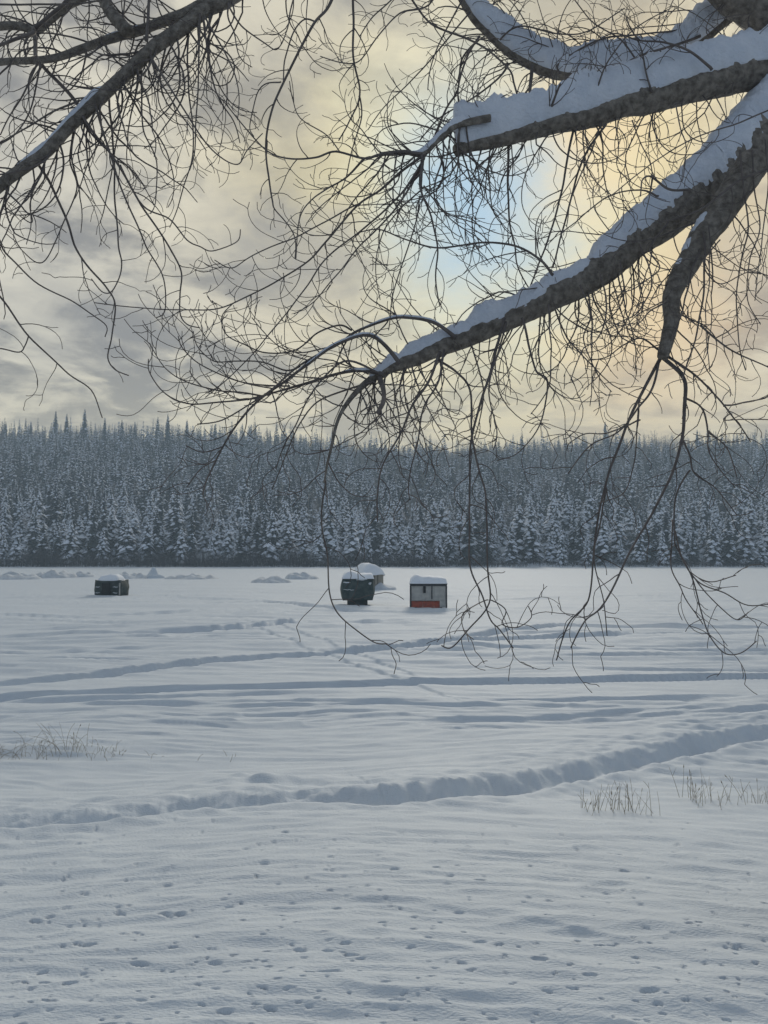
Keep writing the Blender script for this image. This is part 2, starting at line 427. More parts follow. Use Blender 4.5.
def spruce_arrays(seed, h, rmax, snow, gapw, pads, slim=.85, puff=1.):
    """crown of drooping boughs: each a dark kite with, where it is loaded, a pillow of snow riding on it"""
    r = np.random.default_rng(seed); V = []; T = []; Mi = []
    def kite(root, ax, side, L, wd, lift, drop, m, f0=0., f1=1.):
        b = len(V)
        up = np.array([0, 0, 1.])
        p0 = root + ax * L * f0 - up * drop * f0**1.3
        pm = root + ax * L * (f0 + f1) * .52 - up * drop * ((f0 + f1) * .52)**1.3
        p1 = root + ax * L * f1 - up * drop * f1**1.3
        V.extend([p0, pm - side * wd - up * .12, p1, pm + side * wd - up * .12, pm + up * lift])
        T.extend([(b, b + 1, b + 4), (b + 1, b + 2, b + 4), (b + 2, b + 3, b + 4), (b + 3, b, b + 4)]); Mi.extend([m] * 4)
    z = h * .05 + r.uniform(0, .4)
    while z < h * .985:
        f = z / h
        rad = rmax * (1 - f)**slim * (1 if f > .14 else .6 + f * 2.8)
        n = max(3, int(pads * (.55 + .45 * (1 - f)) + r.uniform(-.5, .9)))
        a0 = r.uniform(0, 6.28)
        for k in range(n):
            a = a0 + 6.283 * k / n + r.normal(0, .22)
            L = max(.22, rad * r.uniform(.6, 1.2)); ax = np.array([math.cos(a), math.sin(a), 0]); sd = np.array([-ax[1], ax[0], 0])
            drop = L * r.uniform(.35, .8) + .05; wd = L * r.uniform(.24, .38) + .06
            root = np.array([0, 0, z + r.uniform(-.18, .18)])
            kite(root, ax, sd, L, wd, .05, drop, 0)
            if r.random() < snow:
                kite(root + [0, 0, .09], ax, sd, L * 1.05, wd * r.uniform(.8, 1.2), r.uniform(.22, .45) * puff, drop, 1, r.uniform(.15, .45), r.uniform(.88, 1.06))
        z += gapw * (.55 + .6 * (1 - f)) * r.uniform(.8, 1.2)
    b = len(V)                                   # leader
    V.extend([np.array([.07, 0, h * .93]), np.array([-.05, .06, h * .93]), np.array([-.05, -.06, h * .93]), np.array([0, 0, h * 1.02])])
    T.extend([(b, b + 1, b + 3), (b + 1, b + 2, b + 3), (b + 2, b, b + 3)]); Mi.extend([0] * 3)
    return np.array(V), np.array(T), np.array(Mi)
def cone_arrays(h, r0, r1, n=6, lean=0.):
    V = []; T = []
    for k in range(n):
        a = 6.283 * k / n; V.append((r0 * math.cos(a), r0 * math.sin(a), -.3)); 
    for k in range(n):
        a = 6.283 * k / n; V.append((r1 * math.cos(a) + lean, r1 * math.sin(a), h))
    for k in range(n):
        k2 = (k + 1) % n; T += [(k, k2, n + k2), (k, n + k2, n + k)]
    return np.array(V, float), np.array(T)
def stroke(V, T, p, q, w):
    """a thin three-sided stick"""
    b = len(V); d = q - p; s = np.cross(d, [0.3, .9, .2]); s = s / (np.linalg.norm(s) + 1e-9); t = np.cross(d, s); t = t / (np.linalg.norm(t) + 1e-9)
    for an in (0, 2.09, 4.19): V.append(p + (s * math.cos(an) + t * math.sin(an)) * w)
    V.append(q)
    T.extend([(b, b + 1, b + 3), (b + 1, b + 2, b + 3), (b + 2, b, b + 3)])
def bare_arrays(seed, h, n1=16, n2=5, w=.05):
    r = np.random.default_rng(seed); V = []; T = []
    for i in range(n1):
        f = r.uniform(.3, .97); a = r.uniform(0, 6.28); L = h * (1.05 - f) * r.uniform(.4, .75) + .5
        p = np.array([0, 0, f * h]); d = np.array([math.cos(a) * .55, math.sin(a) * .55, .9])
        q = p + d * L; stroke(V, T, p, q, w)
        for j in range(n2):
            g = r.uniform(.25, .95); a2 = r.uniform(0, 6.28); pp = p + (q - p) * g
            dd = d * .7 + np.array([math.cos(a2), math.sin(a2), r.uniform(-.1, .6)]) * .6
            stroke(V, T, pp, pp + dd * L * r.uniform(.25, .5), w * .65)
    return np.array(V), np.array(T)

SPR = []
for k, (h, rm, sn, gp, pd, slim) in enumerate([(17, 3.3, .72, .95, 8, .75), (14, 3.0, .8, .9, 8, .7), (19, 3.4, .66, 1.0, 8, .8), (12, 2.9, .82, .85, 8, .75), (16, 3.7, .74, .95, 9, .65), (10, 2.7, .85, .8, 8, .75),
                                               (18, 2.9, .3, .7, 9, .85), (15, 2.7, .25, .65, 9, .85), (20, 3.1, .35, .7, 9, .85)]):
    SPR.append((spruce_arrays(100 + k, h, rm, sn, gp, pd, slim, 1.6 if k < 6 else 1.), h))
SPIRE = [spruce_arrays(160 + k, 18, 3.0, .12, .42, 10, .72) for k in range(3)]
SPIRE = [(np_mesh('spruce_crown', V, T_, [M['needle'], M['crownsnow']], mi), np_mesh('spruce_trunk', *cone_arrays(17, .2, .03), [M['trunk']])) for V, T_, mi in SPIRE]
SPR_ME = []
for (V, T, mi), h in SPR:
    cm = np_mesh('spruce_crown', V, T, [M['needle'], M['crownsnow']], mi)
    tv, tt = cone_arrays(h * .95, .2, .03); SPR_ME.append((cm, np_mesh('spruce_trunk', tv, tt, [M['trunk']])))
BARE_ME = []
for k, h in enumerate((13, 15, 11, 16)):
    V, T = bare_arrays(300 + k, h, 26, 7, .05); tv, tt = cone_arrays(h * .97, .16, .02)
    BARE_ME.append((np_mesh('bare_crown', V, T, [M['frosttwig']]), np_mesh('bare_trunk', tv, tt, [M['frosttwig']])))
def plant(name, cm, tm, x, y, s, label, cat, group):
    e = empty(name, (x, y, float(hill_z(x, y)) - .1), random.uniform(0, 6.28)); e.scale = (s * random.uniform(.95, 1.5),) * 2 + (s,)
    tag(e, label, cat, group)
    link('crown', cm, e); link('trunk', tm, e)
    return e
taken = []
def free(x, y, dmin):
    for (a, b) in taken:
        if abs(a - x) < dmin and (a - x)**2 + (b - y)**2 < dmin * dmin: return False
    taken.append((x, y)); return True
nsp = nd = nb = tries = 0
while tries < 60000 and nsp + nd < 285:
    tries += 1
    y = SH + 4 + 40 * random.random()**1.25; x = random.uniform(-1, 1) * (.505 * y + 3)
    if not free(x, y, 4.4 if random.random() < .8 else 3.4): continue
    px = 384 + F * x / y; front = y < SH + 16
    u = random.random()
    if u < (.10 if px < 430 else .16) and nb < 60 and not front:
        nb += 1; cm, tm = random.choice(BARE_ME)
        plant('bare_tree', cm, tm, x, y, random.uniform(.75, 1.1), 'leafless frosted grey tree standing among the snowy spruces across the lake', 'tree', 'bare frosted trees on the far shore')
    elif u < .30:
        nd += 1; cm, tm = SPR_ME[random.choice((6, 7, 8))]
        plant('spruce_tree', cm, tm, x, y, random.uniform(.65, 1.05), 'dark spruce carrying little snow among whiter trees on the far shore', 'tree', 'dark spruces on the far shore')
    else:
        nsp += 1; cm, tm = SPR_ME[random.choice((0, 1, 2, 3, 4, 5, 3, 1))]
        plant('spruce_tree', cm, tm, x, y, random.uniform(.7, 1.1) * (.88 if front else 1), 'snow-laden spruce in the front ranks of the far shore', 'tree', 'snow-laden spruces on the far shore')
# spires that stand above the ridge line
ORD = ['first', 'second', 'third', 'fourth', 'fifth', 'sixth', 'seventh', 'eighth', 'ninth', 'tenth', 'eleventh', 'twelfth', 'thirteenth', 'fourteenth', 'fifteenth', 'sixteenth']
spires = [(6, 421), (31, 420), (56, 409), (67, 412), (85, 407), (105, 416), (122, 418), (135, 420), (158, 415), (168, 412), (187, 418), (215, 423), (250, 424), (605, 420), (697, 428)]
for i, (px, py) in enumerate(spires):
    Y = 404 + random.uniform(-6, 6); p = at(px, py, Y); g = float(hill_z(p.x, Y)); k = (6, 7, 8)[i % 3]
    s = (p.z - g) / 18.4; cm, tm = SPIRE[i % 3]
    e = empty('spruce_tree', (p.x, Y, g - .1), i * 1.3); e.scale = (max(.9, min(1.5, s)),) * 2 + (s,)
    lab = ('tallest dark spire of the spruces above the ridge at the left' if i == 4 else
           'lone dark spruce spire above the ridge right of the hanging twigs' if i == 13 else
           'short lone spruce top above the ridge near the right edge' if i == 14 else
           '%s spruce spire from the left edge rising above the ridge line' % ORD[i])
    tag(e, lab, 'tree', 'spruce spires above the ridge line'); link('crown', cm, e); link('trunk', tm, e)

def far_forest():
    lod = [spruce_arrays(500 + k, h, rm, sn, 1.0, 6, sl) for k, (h, rm, sn, sl) in enumerate([(15, 2.9, .6, .75), (13, 2.7, .68, .7), (17, 3.0, .5, .8), (15, 2.6, .18, .8), (18, 2.8, .22, .8), (12, 2.7, .7, .7)])]
    bl = [bare_arrays(600 + k, h, 14, 4, .06) for k, h in enumerate((12, 14, 10))]
    for q in range(3):
        V, T = bl[q]; tv, tt = cone_arrays((12, 14, 10)[q], .15, .03, 4); bl[q] = (np.vstack([V, tv]), np.vstack([T, tt + len(V)]))
    AV = []; AT = []; AM = []; off = 0
    step = 4.2
    for y in np.arange(SH + 24, SH + 262, step):
        near = y < SH + 46
        xm = .56 * y + 45
        if y > SH + 225: xm *= .9
        for x in np.arange(-xm, xm, step * (1.0 if y < 330 else 1.05)):
            xx = x + rng.uniform(-1.6, 1.6); yy = y + rng.uniform(-1.6, 1.6)
            if near and abs(xx) < .505 * yy + 5 and yy < SH + 44: continue
            px = 384 + F * xx / yy; f = (yy - SH) / 220
            pb = .12 + .75 * sstep(.3, .85, f) * sstep(230, 420, px) * (.6 + .8 * float(pnoise(np.array(xx / 30), np.array(yy / 30))))
            s = rng.uniform(.62, 1.12) * (1 + .22 * float(pnoise(np.array(xx / 16 + 4), np.array(yy / 14))))
            dk = float(pnoise(np.array(xx / 22 + 9), np.array(yy / 20 + 2)))
            if rng.random() < pb: V, T = bl[rng.integers(3)]; mi = np.full(len(T), 2)
            else: V, T, mi = lod[(3, 4)[rng.integers(2)] if rng.random() < .30 + .8 * dk else (0, 1, 2, 5)[rng.integers(4)]]
            if px > 380 and f > .9: s *= .85
            a = rng.uniform(0, 6.28); c, sn = math.cos(a) * s, math.sin(a) * s
            W = np.empty_like(V); w_ = rng.uniform(.9, 1.4); W[:, 0] = (V[:, 0] * c - V[:, 1] * sn) * w_ + xx; W[:, 1] = (V[:, 0] * sn + V[:, 1] * c) * w_ + yy; W[:, 2] = V[:, 2] * s + float(hill_z(xx, yy)) - .1
            AV.append(W); AT.append(T + off); AM.append(mi); off += len(V)
    # rougher wood outside the picture on both sides
    for _ in range(900):
        sg = rng.choice((-1, 1)); yy = SH + 4 + rng.uniform(0, 90); xx = sg * (.52 * yy + 6 + rng.uniform(0, 90))
        V, T, mi = lod[rng.integers(6)]; s = rng.uniform(.65, 1.1)
        W = V * s + [xx, yy, float(hill_z(xx, yy)) - .1]; AV.append(W); AT.append(T + off); AM.append(mi); off += len(V)
    me = np_mesh('far_forest', np.vstack(AV), np.vstack(AT), [M['needle'], M['crownsnow'], M['frosttwig']], np.concatenate(AM))
    print('far forest tris', len(me.polygons))
    tag(link('far_forest', me), 'snow-dusted wood of spruces and bare trees covering the far hillside', 'forest', kind='stuff')
far_forest()

def shore_brush():
    V = []; T = []
    for i in range(15000):
        x = rng.uniform(-190, 190); px = 384 + F * x / SH
        dens = .95 - .6 * sstep(330, 560, px) + .35 * float(pnoise(np.array(x / 9.), np.array(.3)))
        if rng.random() > dens: continue
        y = SH - .5 + 5.5 * rng.random(); h = rng.uniform(1.6, 6.8) * (1 - .55 * sstep(330, 560, px)) * (.75 + .4 * float(pnoise(np.array(x / 6.), np.array(7.3))))
        p = np.array([x, y, max(-.1, float(hill_z(x, y)) - .2)]); q = p + [rng.normal(0, .5) * h * .35, rng.normal(0, .3), h]
        stroke(V, T, p, q, .05)
        for j in range(3):
            g = rng.uniform(.3, .8); pp = p + (q - p) * g; stroke(V, T, pp, pp + [rng.normal(0, .45), rng.normal(0, .3), rng.uniform(.3, 1.0)], .035)
    tag(link('shore_brush', np_mesh('shore_brush', V, T, [M['brush']])), 'dark leafless brush along the foot of the far shore', 'brush', kind='stuff')
shore_brush()

# ------------------------------------------------------------------ ice-fishing shelters
def lump(fx, amp, sc_, seed): return amp * mnoise.noise(Vector((fx[0] * sc_ + seed, fx[1] * sc_, seed * .7)))
def dome(x0, x1, y0, y1, zb, zt, seed, amp=.07, pw=.38, nu=22, nv=14, tilt=0., zfn=None):
    """a pillow of snow over a rectangle, closed underneath"""
    mb = MB()
    def fn(u, v):
        x = x0 + (x1 - x0) * u; y = y0 + (y1 - y0) * v
        e = max(0, (1 - abs(2 * u - 1)**4) * (1 - abs(2 * v - 1)**4))**pw
        h = (zt - zb) * e * (1 + tilt * (u - .5)) + e * lump((x, y), amp, 2.2, seed) + (zfn(u, v) * e if zfn else 0)
        return (x, y, zb + max(.0, h))
    mb.grid(fn, nu, nv); mb.grid(lambda u, v: (x0 + (x1 - x0) * (1 - u), y0 + (y1 - y0) * v, zb - .02), 2, 2)
    return mb
def place(px, py, name, label, cat, rz=0, group=None):
    g = ground(px, py); e = empty(name, (g.x, g.y, gz(g.x, g.y) - .03), rz); return tag(e, label, cat, group)

# right: grey panel hut with a red foot
sh = place(428.5, 609.5, 'fishing_hut', 'grey panelled ice-fishing hut with a red foot and thick snow on its roof', 'fishing hut', R(-2))
w, dp, h = 1.13, 1.9, 1.42
mb = MB()
NP = 9
for k in range(NP):                                   # ribbed sheets: every panel is folded
    xa = -w + 2 * w * k / NP; xb = -w + 2 * w * (k + 1) / NP
    mb.box(xa, xb - .05, 0, .05, .5, h); mb.box(xb - .05, xb, -.02, .05, .5, h)
mb.box(-w, -w + .04, .05, dp, .5, h); mb.box(w - .04, w, .05, dp, .5, h); mb.box(-w, w, dp, dp + .04, .05, h)
mb.build('wall', M['panel'], sh)
mb = MB()
for k, xe in enumerate((-w + .02, -.35, .35)):
    xn = (-.35, .35, w - .42)[k]; mb.box(xe, xn - .01, -.035, .05, .0, .46)
mb.box(-w, -w + .045, .05, dp, .05, .5)
mb.build('base_board', M['red'], sh)
mb = MB(); mb.box(w - .42, w, -.03, .05, .06, .5); mb.box(w - .045, w, .05, dp, .05, .5); mb.build('base_board', M['panel'], sh)['label'] = 'bare grey end of the foot board'
for xe in (-w, w): mb = MB(); mb.box(xe - .05, xe + .05, -.06, .06, .0, h); mb.build('corner_post', M['trim'], sh)
mb = MB(); mb.box(-w - .04, w + .04, -.07, .07, h, h + .1); mb.build('fascia', M['trim'], sh)
mb = MB(); mb.box(-.33, -.17, -.045, -.022, .98, h - .01); mb.build('window', M['pane'], sh)
mb = MB(); mb.box(.18, .25, -.035, -.022, .6, h - .01); mb.build('seam', M['trim'], sh)
for xe in (-.8, .8): mb = MB(); mb.box(xe - .06, xe + .06, -.15, dp + .15, -.05, .1); mb.build('skid', M['plank'], sh)
mb = MB(); mb.box(-w - .06, w + .06, -.1, dp + .12, h + .1, h + .16); rf = mb.build('roof', M['trim'], sh)
def bumps(u, v):
    return .2 * math.exp(-((u - .16) / .12)**2 - ((v - .35) / .3)**2) + .06 * math.exp(-((u - .5) / .14)**2) - .03
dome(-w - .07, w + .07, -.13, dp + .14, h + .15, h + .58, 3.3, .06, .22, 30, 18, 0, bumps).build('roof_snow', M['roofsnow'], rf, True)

def hub_tent(parent, w, dp, z0, z1, bulge, fab, seed, sag=.12, corner=.0):
    """pop-up shelter: every wall pushed out at its hub, roof slightly sagging"""
    mb = MB()
    H = z1 - z0
    def ring(u, v):
        a = u * 4; k = int(a) % 4; f = a - int(a)
        cs = [(-w, 0), (w, 0), (w, dp), (-w, dp)]; p = cs[k]; q = cs[(k + 1) % 4]
        x = p[0] + (q[0] - p[0]) * f; y = p[1] + (q[1] - p[1]) * f
        b = bulge * (1 - abs(2 * f - 1)**1.5) * (1 - abs(2 * v - 1)**1.7) + bulge * .35 * (1 - abs(2 * v - 1)**2)
        nx, ny = ((0, -1), (1, 0), (0, 1), (-1, 0))[k]
        cx, cy = x / w, (y - dp / 2) / (dp / 2)
        n = lump((x * 1.5 + y, v * 2), .05, 1.7, seed)
        return (x + nx * (b + n) + cx * .12 * bulge * (1 - abs(2 * v - 1)), y + ny * (b + n), z0 + H * v + corner * max(abs(2 * f - 1) - .5, 0) * 2 * v)
    mb.grid(ring, 48, 12, True)
    mb.grid(lambda u, v: (-w + 2 * w * u, dp * v, z1 - sag * (1 - (2 * u - 1)**2) * (1 - (2 * v - 1)**2) + corner * max(abs(2 * u - 1) - .5, 0) * 2 * max(abs(2 * v - 1) - .5, 0) * 2), 10, 10)
    return mb.build('tent_body', M[fab], parent, True)
# middle: dark green pop-up shelter
tm = place(357.8, 606.3, 'ice_shelter', 'dark green pop-up ice shelter with bulging walls on a narrower base', 'ice shelter', R(3))
body = hub_tent(tm, 1.0, 1.9, .36, 1.86, .12, 'tent', 2.2)
mb = MB(); mb.box(-.70, .66, .12, 1.7, -.05, .38); mb.build('base', M['tent2'], tm, bevel=.04)
for xe in (-.6, .56): mb = MB(); mb.box(xe - .07, xe + .07, .02, 1.8, -.08, .12); mb.build('skid', M['plank'], tm)
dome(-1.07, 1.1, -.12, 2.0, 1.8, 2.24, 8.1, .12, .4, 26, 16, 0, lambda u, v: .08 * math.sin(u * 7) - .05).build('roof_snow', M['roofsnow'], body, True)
def snow_strip(parent, x0, x1, y, z, th, hh, seed, drop=0.):
    P = [Vector((x0 + (x1 - x0) * t, y - .02 * math.sin(t * 3), z + lump((t * 3, seed), .05, 1.5, seed) - drop * t)) for t in [i / 8 for i in range(9)]]
    mb = MB(); rad = [th * (.35 + .65 * math.sin(math.pi * (i + .4) / 8.8)) for i in range(9)]
    mb.tube(P, rad, 7); 
    for v in mb.v: v.z = z + (v.z - z) * hh
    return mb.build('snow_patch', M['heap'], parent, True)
snow_strip(body, -.98, -.5, -.14, 1.55, .045, 1.0, 1); snow_strip(body, .72, .9, -.12, 1.5, .05, 1.6, 2)
snow_strip(body, -.95, -.25, -.2, 1.1, .024, 1, 4, .05); snow_strip(body, -.1, .62, -.12, 1.72, .06, 1, 5, -.06)
# behind it: beige shelter under a domed load of snow
tb = place(368.5, 589.3, 'tarp_shelter', 'beige tarpaulin shelter under a rounded load of snow, behind the green shelter', 'ice shelter', R(24))
mb = MB(); ww, dd_ = 1.05, 1.25
prof = [(-ww, 0), (-ww, 1.35), (-ww * .82, 1.8), (-ww * .4, 2.05), (ww * .1, 2.12), (ww * .6, 1.98), (ww * .95, 1.72), (ww, 1.3), (ww, 0)]
mb.grid(lambda u, v: (prof[min(8, int(round(u * 8)))][0], dd_ * (2 * v - 1), prof[min(8, int(round(u * 8)))][1]), 8, 6)
for s_ in (-1, 1):
    b = len(mb.v); mb.v += [Vector((x, s_ * dd_, z)) for x, z in prof]; mb.f.append(tuple(range(b, b + 9)) if s_ > 0 else tuple(range(b + 8, b - 1, -1)))
tbw = mb.build('wall', M['tarp'], tb)
for xe in (-.5, .45): mb = MB(); mb.box(xe - .03, xe + .03, -dd_ - .03, -dd_ + .01, 0, 1.8); mb.build('pole', M['plank'], tb)
mb = MB()
def cap(u, v):
    a = -.12 + (math.pi + .24) * u; k = 1 + .05 * math.sin(9 * v + 3 * u)
    r_ = max(0., 1 - abs(2 * v - 1)**5)**.5
    x = -math.cos(a) * (ww + .12); z = 1.42 + math.sin(a) * (1.12 * r_ * k) * (1 + .1 * math.cos(a)) + lump((x, v * 2), .08, 2, 5)
    return (x, (dd_ + .2) * (2 * v - 1), z)
mb.grid(cap, 22, 16); mb.grid(lambda u, v: ((ww + .1) * (1 - 2 * u), (dd_ + .18) * (2 * v - 1), 1.5), 2, 2)
mb.build('roof_snow', M['roofsnow'], tbw, True)
mb = MB(); mb.box(-.62, .1, -dd_ - .03, -dd_ - .005, .1, 1.35); mb.build('door_flap', M['plank'], tb)
# left: low black shelter with its roof sagging under snow
tl = place(107.4, 596, 'ice_shelter', 'low wide dark ice shelter standing alone at left with snow heaped in its roof', 'ice shelter', R(-4))
bl_ = hub_tent(tl, 1.08, 1.7, .0, 1.28, .17, 'tent2', 6.4, .16, .07)
mb = MB()
dome(-.95, .92, .0, 1.6, 1.12, 1.8, 4.4, .09, .45).build('roof_snow', M['roofsnow'], bl_, True)
mb = MB(); mb.grid(lambda u, v: (-.36 + .7 * u, -.262 - .03 * (1 - abs(2 * u - 1)), .15 + .95 * v), 6, 4); mb.build('door_flap', M['pane'], bl_)
for xs_ in (-.98, .52): snow_strip(bl_, xs_, xs_ + .42, -.21, .78, .04, .8, xs_); snow_strip(bl_, xs_, xs_ + .42, -.19, .3, .04, .8, xs_ + 3)
mb = MB(); mb.box(1.0, 1.1, -.07, -.02, .1, 1.1); mb.build('side_panel', M['panel'], bl_)
# heaps of snow thrown up on the ice
def heap(px, py, wpx, hpx, label, seed, m='snow', sk=0.):
    g = ground(px, py); k = g.y / F; rx = wpx * k / 2; hz = hpx * k; ry = max(.8, min(rx, 3.))
    mb = MB()
    def fn(u, v):
        a = 6.283 * u; r_ = v; x = rx * r_ * math.cos(a); y = ry * r_ * math.sin(a)
        hh = .72 * hz * (1 - r_ * r_)**.6 * (1 + 1.5 * mnoise.noise(Vector((x * .9 + seed, y * .9, seed)))) if r_ < 1 else -.1
        return (x + sk * rx * (1 - r_), y, hh - .02)
    mb.grid(fn, 30, 10, True)
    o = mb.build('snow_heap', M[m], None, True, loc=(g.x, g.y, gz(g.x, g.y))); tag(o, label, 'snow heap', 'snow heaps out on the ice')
heap(384, 589.5, 27, 9, 'greyish pile of snow sloping off the right side of the beige shelter', 1.1, 'heap', -.25)
heap(12, 579, 60, 6, 'low snow heap cut by the left edge of the picture', 2.1, 'heap')
heap(55, 577.5, 46, 7, 'low snow heap just left of the lone dark shelter', 3.7, 'heap')
heap(82, 577, 26, 5, 'small snow heap directly behind the left side of the lone dark shelter', 4.9, 'heap')
heap(130, 578.5, 34, 6, 'flat snow heap right behind the lone dark shelter, nearest its right side', 5.2, 'heap')
heap(155, 578, 22, 8, 'rounded snow heap, tallest of those right of the lone dark shelter', 6.6)
heap(192, 579, 60, 5, 'long flat snow heap at the right end of the row by the lone dark shelter', 7.3, 'heap')
heap(272, 582, 44, 5, 'long broken snow heap left of the green shelter', 8.4, 'heap')
heap(302, 579, 36, 6, 'snow heap nearest the green shelter on its left', 9.5, 'heap')

# ------------------------------------------------------------------ dry weeds poking through the snow
def weeds(px0, px1, py, hpx, n, label, lean=0., seedheads=.3, arch=.3, m='weed', shape=None):
    g = ground((px0 + px1) / 2, py); mb = MB(); k = g.y / F
    for _ in range(int(n * 1.15)):
        u = random.random(); x = (px0 + (px1 - px0) * u - (px0 + px1) / 2) * k; y = random.gauss(0, .16)
        hh = hpx * k * random.uniform(.35, 1.05) * (shape(u) if shape else 1)
        zb = gz(g.x + x, g.y + y) - gz(g.x, g.y) - .04
        d = Vector((random.gauss(lean, .22), random.gauss(0, .2), 1)).normalized(); p = Vector((x, y, zb)); P = [p.copy()]
        b = Vector((random.gauss(0, arch), random.gauss(0, arch), -abs(random.gauss(0, arch))))
        for s in range(7): d = (d + b * .16).normalized(); p = p + d * hh / 7; P.append(p.copy())
        r0 = random.uniform(.002, .0042); mb.tube(P, [r0 * (1 - .5 * i / 7) for i in range(8)], 4)
        if random.random() < seedheads:
            q = P[random.randint(3, 6)]; dd = (d + Vector((random.choice((-1, 1)) * .8, random.uniform(-.4, .4), .2))).normalized()
            mb.tube([q, q + dd * hh * .16, q + dd * hh * .3 + Vector((0, 0, -.01))], [r0 * .8, r0 * .6, r0 * .3], 4)
        if random.random() < seedheads * .25: mb.tube([P[-1], P[-1] + d * .02, P[-1] + d * .05], [r0, r0 * 2, r0 * .6], 5)
    o = mb.build('dry_weeds', M[m], None, loc=(g.x, g.y, gz(g.x, g.y))); tag(o, label, 'weeds', 'dry weeds standing in the snow')
tri = lambda c: (lambda u: max(.3, 1 - abs(u - c) * 1.6))
weeds(-20, 45, 757, 30, 46, 'clump of bent dry grass at the left edge of the snow', .1, .4, .8)
weeds(40, 128, 756, 46, 54, 'tallest spread of dry grass, leaning stalks left of centre shore', -.12, .4, .55, shape=tri(.28))
weeds(148, 174, 757, 14, 5, 'few short stalks just right of the tall grass', .2, .2, .9)
weeds(196, 240, 761, 16, 6, 'sparse arched stalks between the tall grass and the snow lump', .3, .1, 1.2)
weeds(583, 655, 813, 33, 40, 'long row of upright weed stalks, leftmost of the three on the right', 0, .5, .15)
weeds(684, 718, 804, 34, 26, 'dense narrow tuft of weeds, middle of the three on the right', 0, .7, .12)
weeds(726, 775, 804, 31, 24, 'loose weed stalks at the right edge beyond the narrow tuft', .05, .6, .15)

# ------------------------------------------------------------------ the big bare tree over the shore
tree = empty('bare_tree', (3.35, 4.75, float(bank(5.8)) - .1))
tag(tree, 'big leafless tree with snow-loaded limbs reaching in from the right over the shore', 'tree')
TO = Vector(tree.location)
def crom(P, per=6):
    out = []
    for i in range(len(P) - 1):
        p0 = P[max(i - 1, 0)]; p1 = P[i]; p2 = P[i + 1]; p3 = P[min(i + 2, len(P) - 1)]
        for k in range(per):
            t = k / per
            out.append(.5 * ((2 * p1) + (p2 - p0) * t + (2 * p0 - 5 * p1 + 4 * p2 - p3) * t * t + (3 * p1 - p0 - 3 * p2 + p3) * t**3))
    out.append(P[-1].copy()); return out
def trace(pts, w0, w1, Y0, Y1, per=6, wob=.0, pw=1.):
    """outline points from the picture at the limb's own distance and true girth"""
    m = len(pts); P = [at(x, y, Y0 + (Y1 - Y0) * i / (m - 1)) for i, (x, y) in enumerate(pts)]
    Q = crom(P, per); n = len(Q)
    for i, q in enumerate(Q):
        if wob and 0 < i:
            q += Vector((mnoise.noise(q * 5 + Vector((7, 1, 3))), mnoise.noise(q * 4), mnoise.noise(q * 5 + Vector((1, 9, 4))))) * wob
    if isinstance(w0, (list, tuple)): rad = [max(.0018, float(np.interp(i / (n - 1) * (m - 1), range(m), w0)) * .5 * q.y / F) for i, q in enumerate(Q)]
    else: rad = [max(.0018, (w0 + (w1 - w0) * (i / (n - 1))**pw) * .5 * q.y / F) for i, q in enumerate(Q)]
    return Q, rad
UP = Vector((0, 0, 1))
def grow(mb, p, d, L, r, level, style, k=1.):
    """a twig that keeps turning the same way: droops and hooks ('hang'), sweeps upward ('fan', 'up') or bows over ('arch')"""
    n = max(8, int(L / .032)); st = L / n; P = [p.copy()]; rad = [r]
    if style in ('fan', 'up'): want = UP; turn = random.uniform(20, 95)
    elif style == 'arch': want = -UP; turn = random.uniform(35, 120)
    elif style == 'hang': want = -UP; turn = random.uniform(50, 170) if random.random() < .55 else random.uniform(8, 55)
    else: want = Vector((random.gauss(0, 1), 0, random.gauss(0, 1))); turn = random.uniform(30, 150)
    sg = 1 if d.z * want.x - d.x * want.z > 0 else -1
    if random.random() < .14: sg = -sg
    turn = min(R(turn), L * 5.6) * sg; ex = random.uniform(.4, 1.9); kids = []; dy = random.gauss(0, .5)
    wv = random.uniform(0, 6.28); wa = random.uniform(.05, .28) * random.choice((0, 1, 1)); wf = random.uniform(5, 11)
    for i in range(1, n + 1):
        s = i / n
        a = turn / n * (ex + 1) * s**ex + wa * math.cos(wv + s * wf) * wf / n + random.gauss(0, .05) + (random.gauss(0, .22) if random.random() < .16 else 0)
        ca, sa = math.cos(a), math.sin(a)
        d = Vector((d.x * ca + d.z * sa, d.y * .97 + dy * st, -d.x * sa + d.z * ca)).normalized()
        p = p + d * st
        if p.y < 2.7: p.y = 2.7 + (2.7 - p.y) * .3
        P.append(p.copy()); rad.append(max(.0017, r * (1 - .62 * s)))
        if level > 0: kids.append((p.copy(), d.copy(), s, rad[-1]))
    mb.tube(P, rad, 5 if r > .004 else 4)
    if level > 0:
        nk = int(L / (.115 if level > 1 else .14) * random.uniform(.6, 1.2)); sg = random.choice((-1, 1))
        for j in range(nk):
            q, dd, s, rr = random.choice(kids)
            if s < .12: continue
            sg = -sg; perp = Vector((-dd.z, random.uniform(-.6, .6), dd.x)) * sg
            an = random.uniform(.45, 1.05); nd = (dd * math.cos(an) + perp * math.sin(an)).normalized()
            grow(mb, q, nd, max(.07, L * random.uniform(.18, .48) * (1.15 - .6 * s)), max(.0017, rr * .72), level - 1, style if random.random() < .88 else 'free', k)
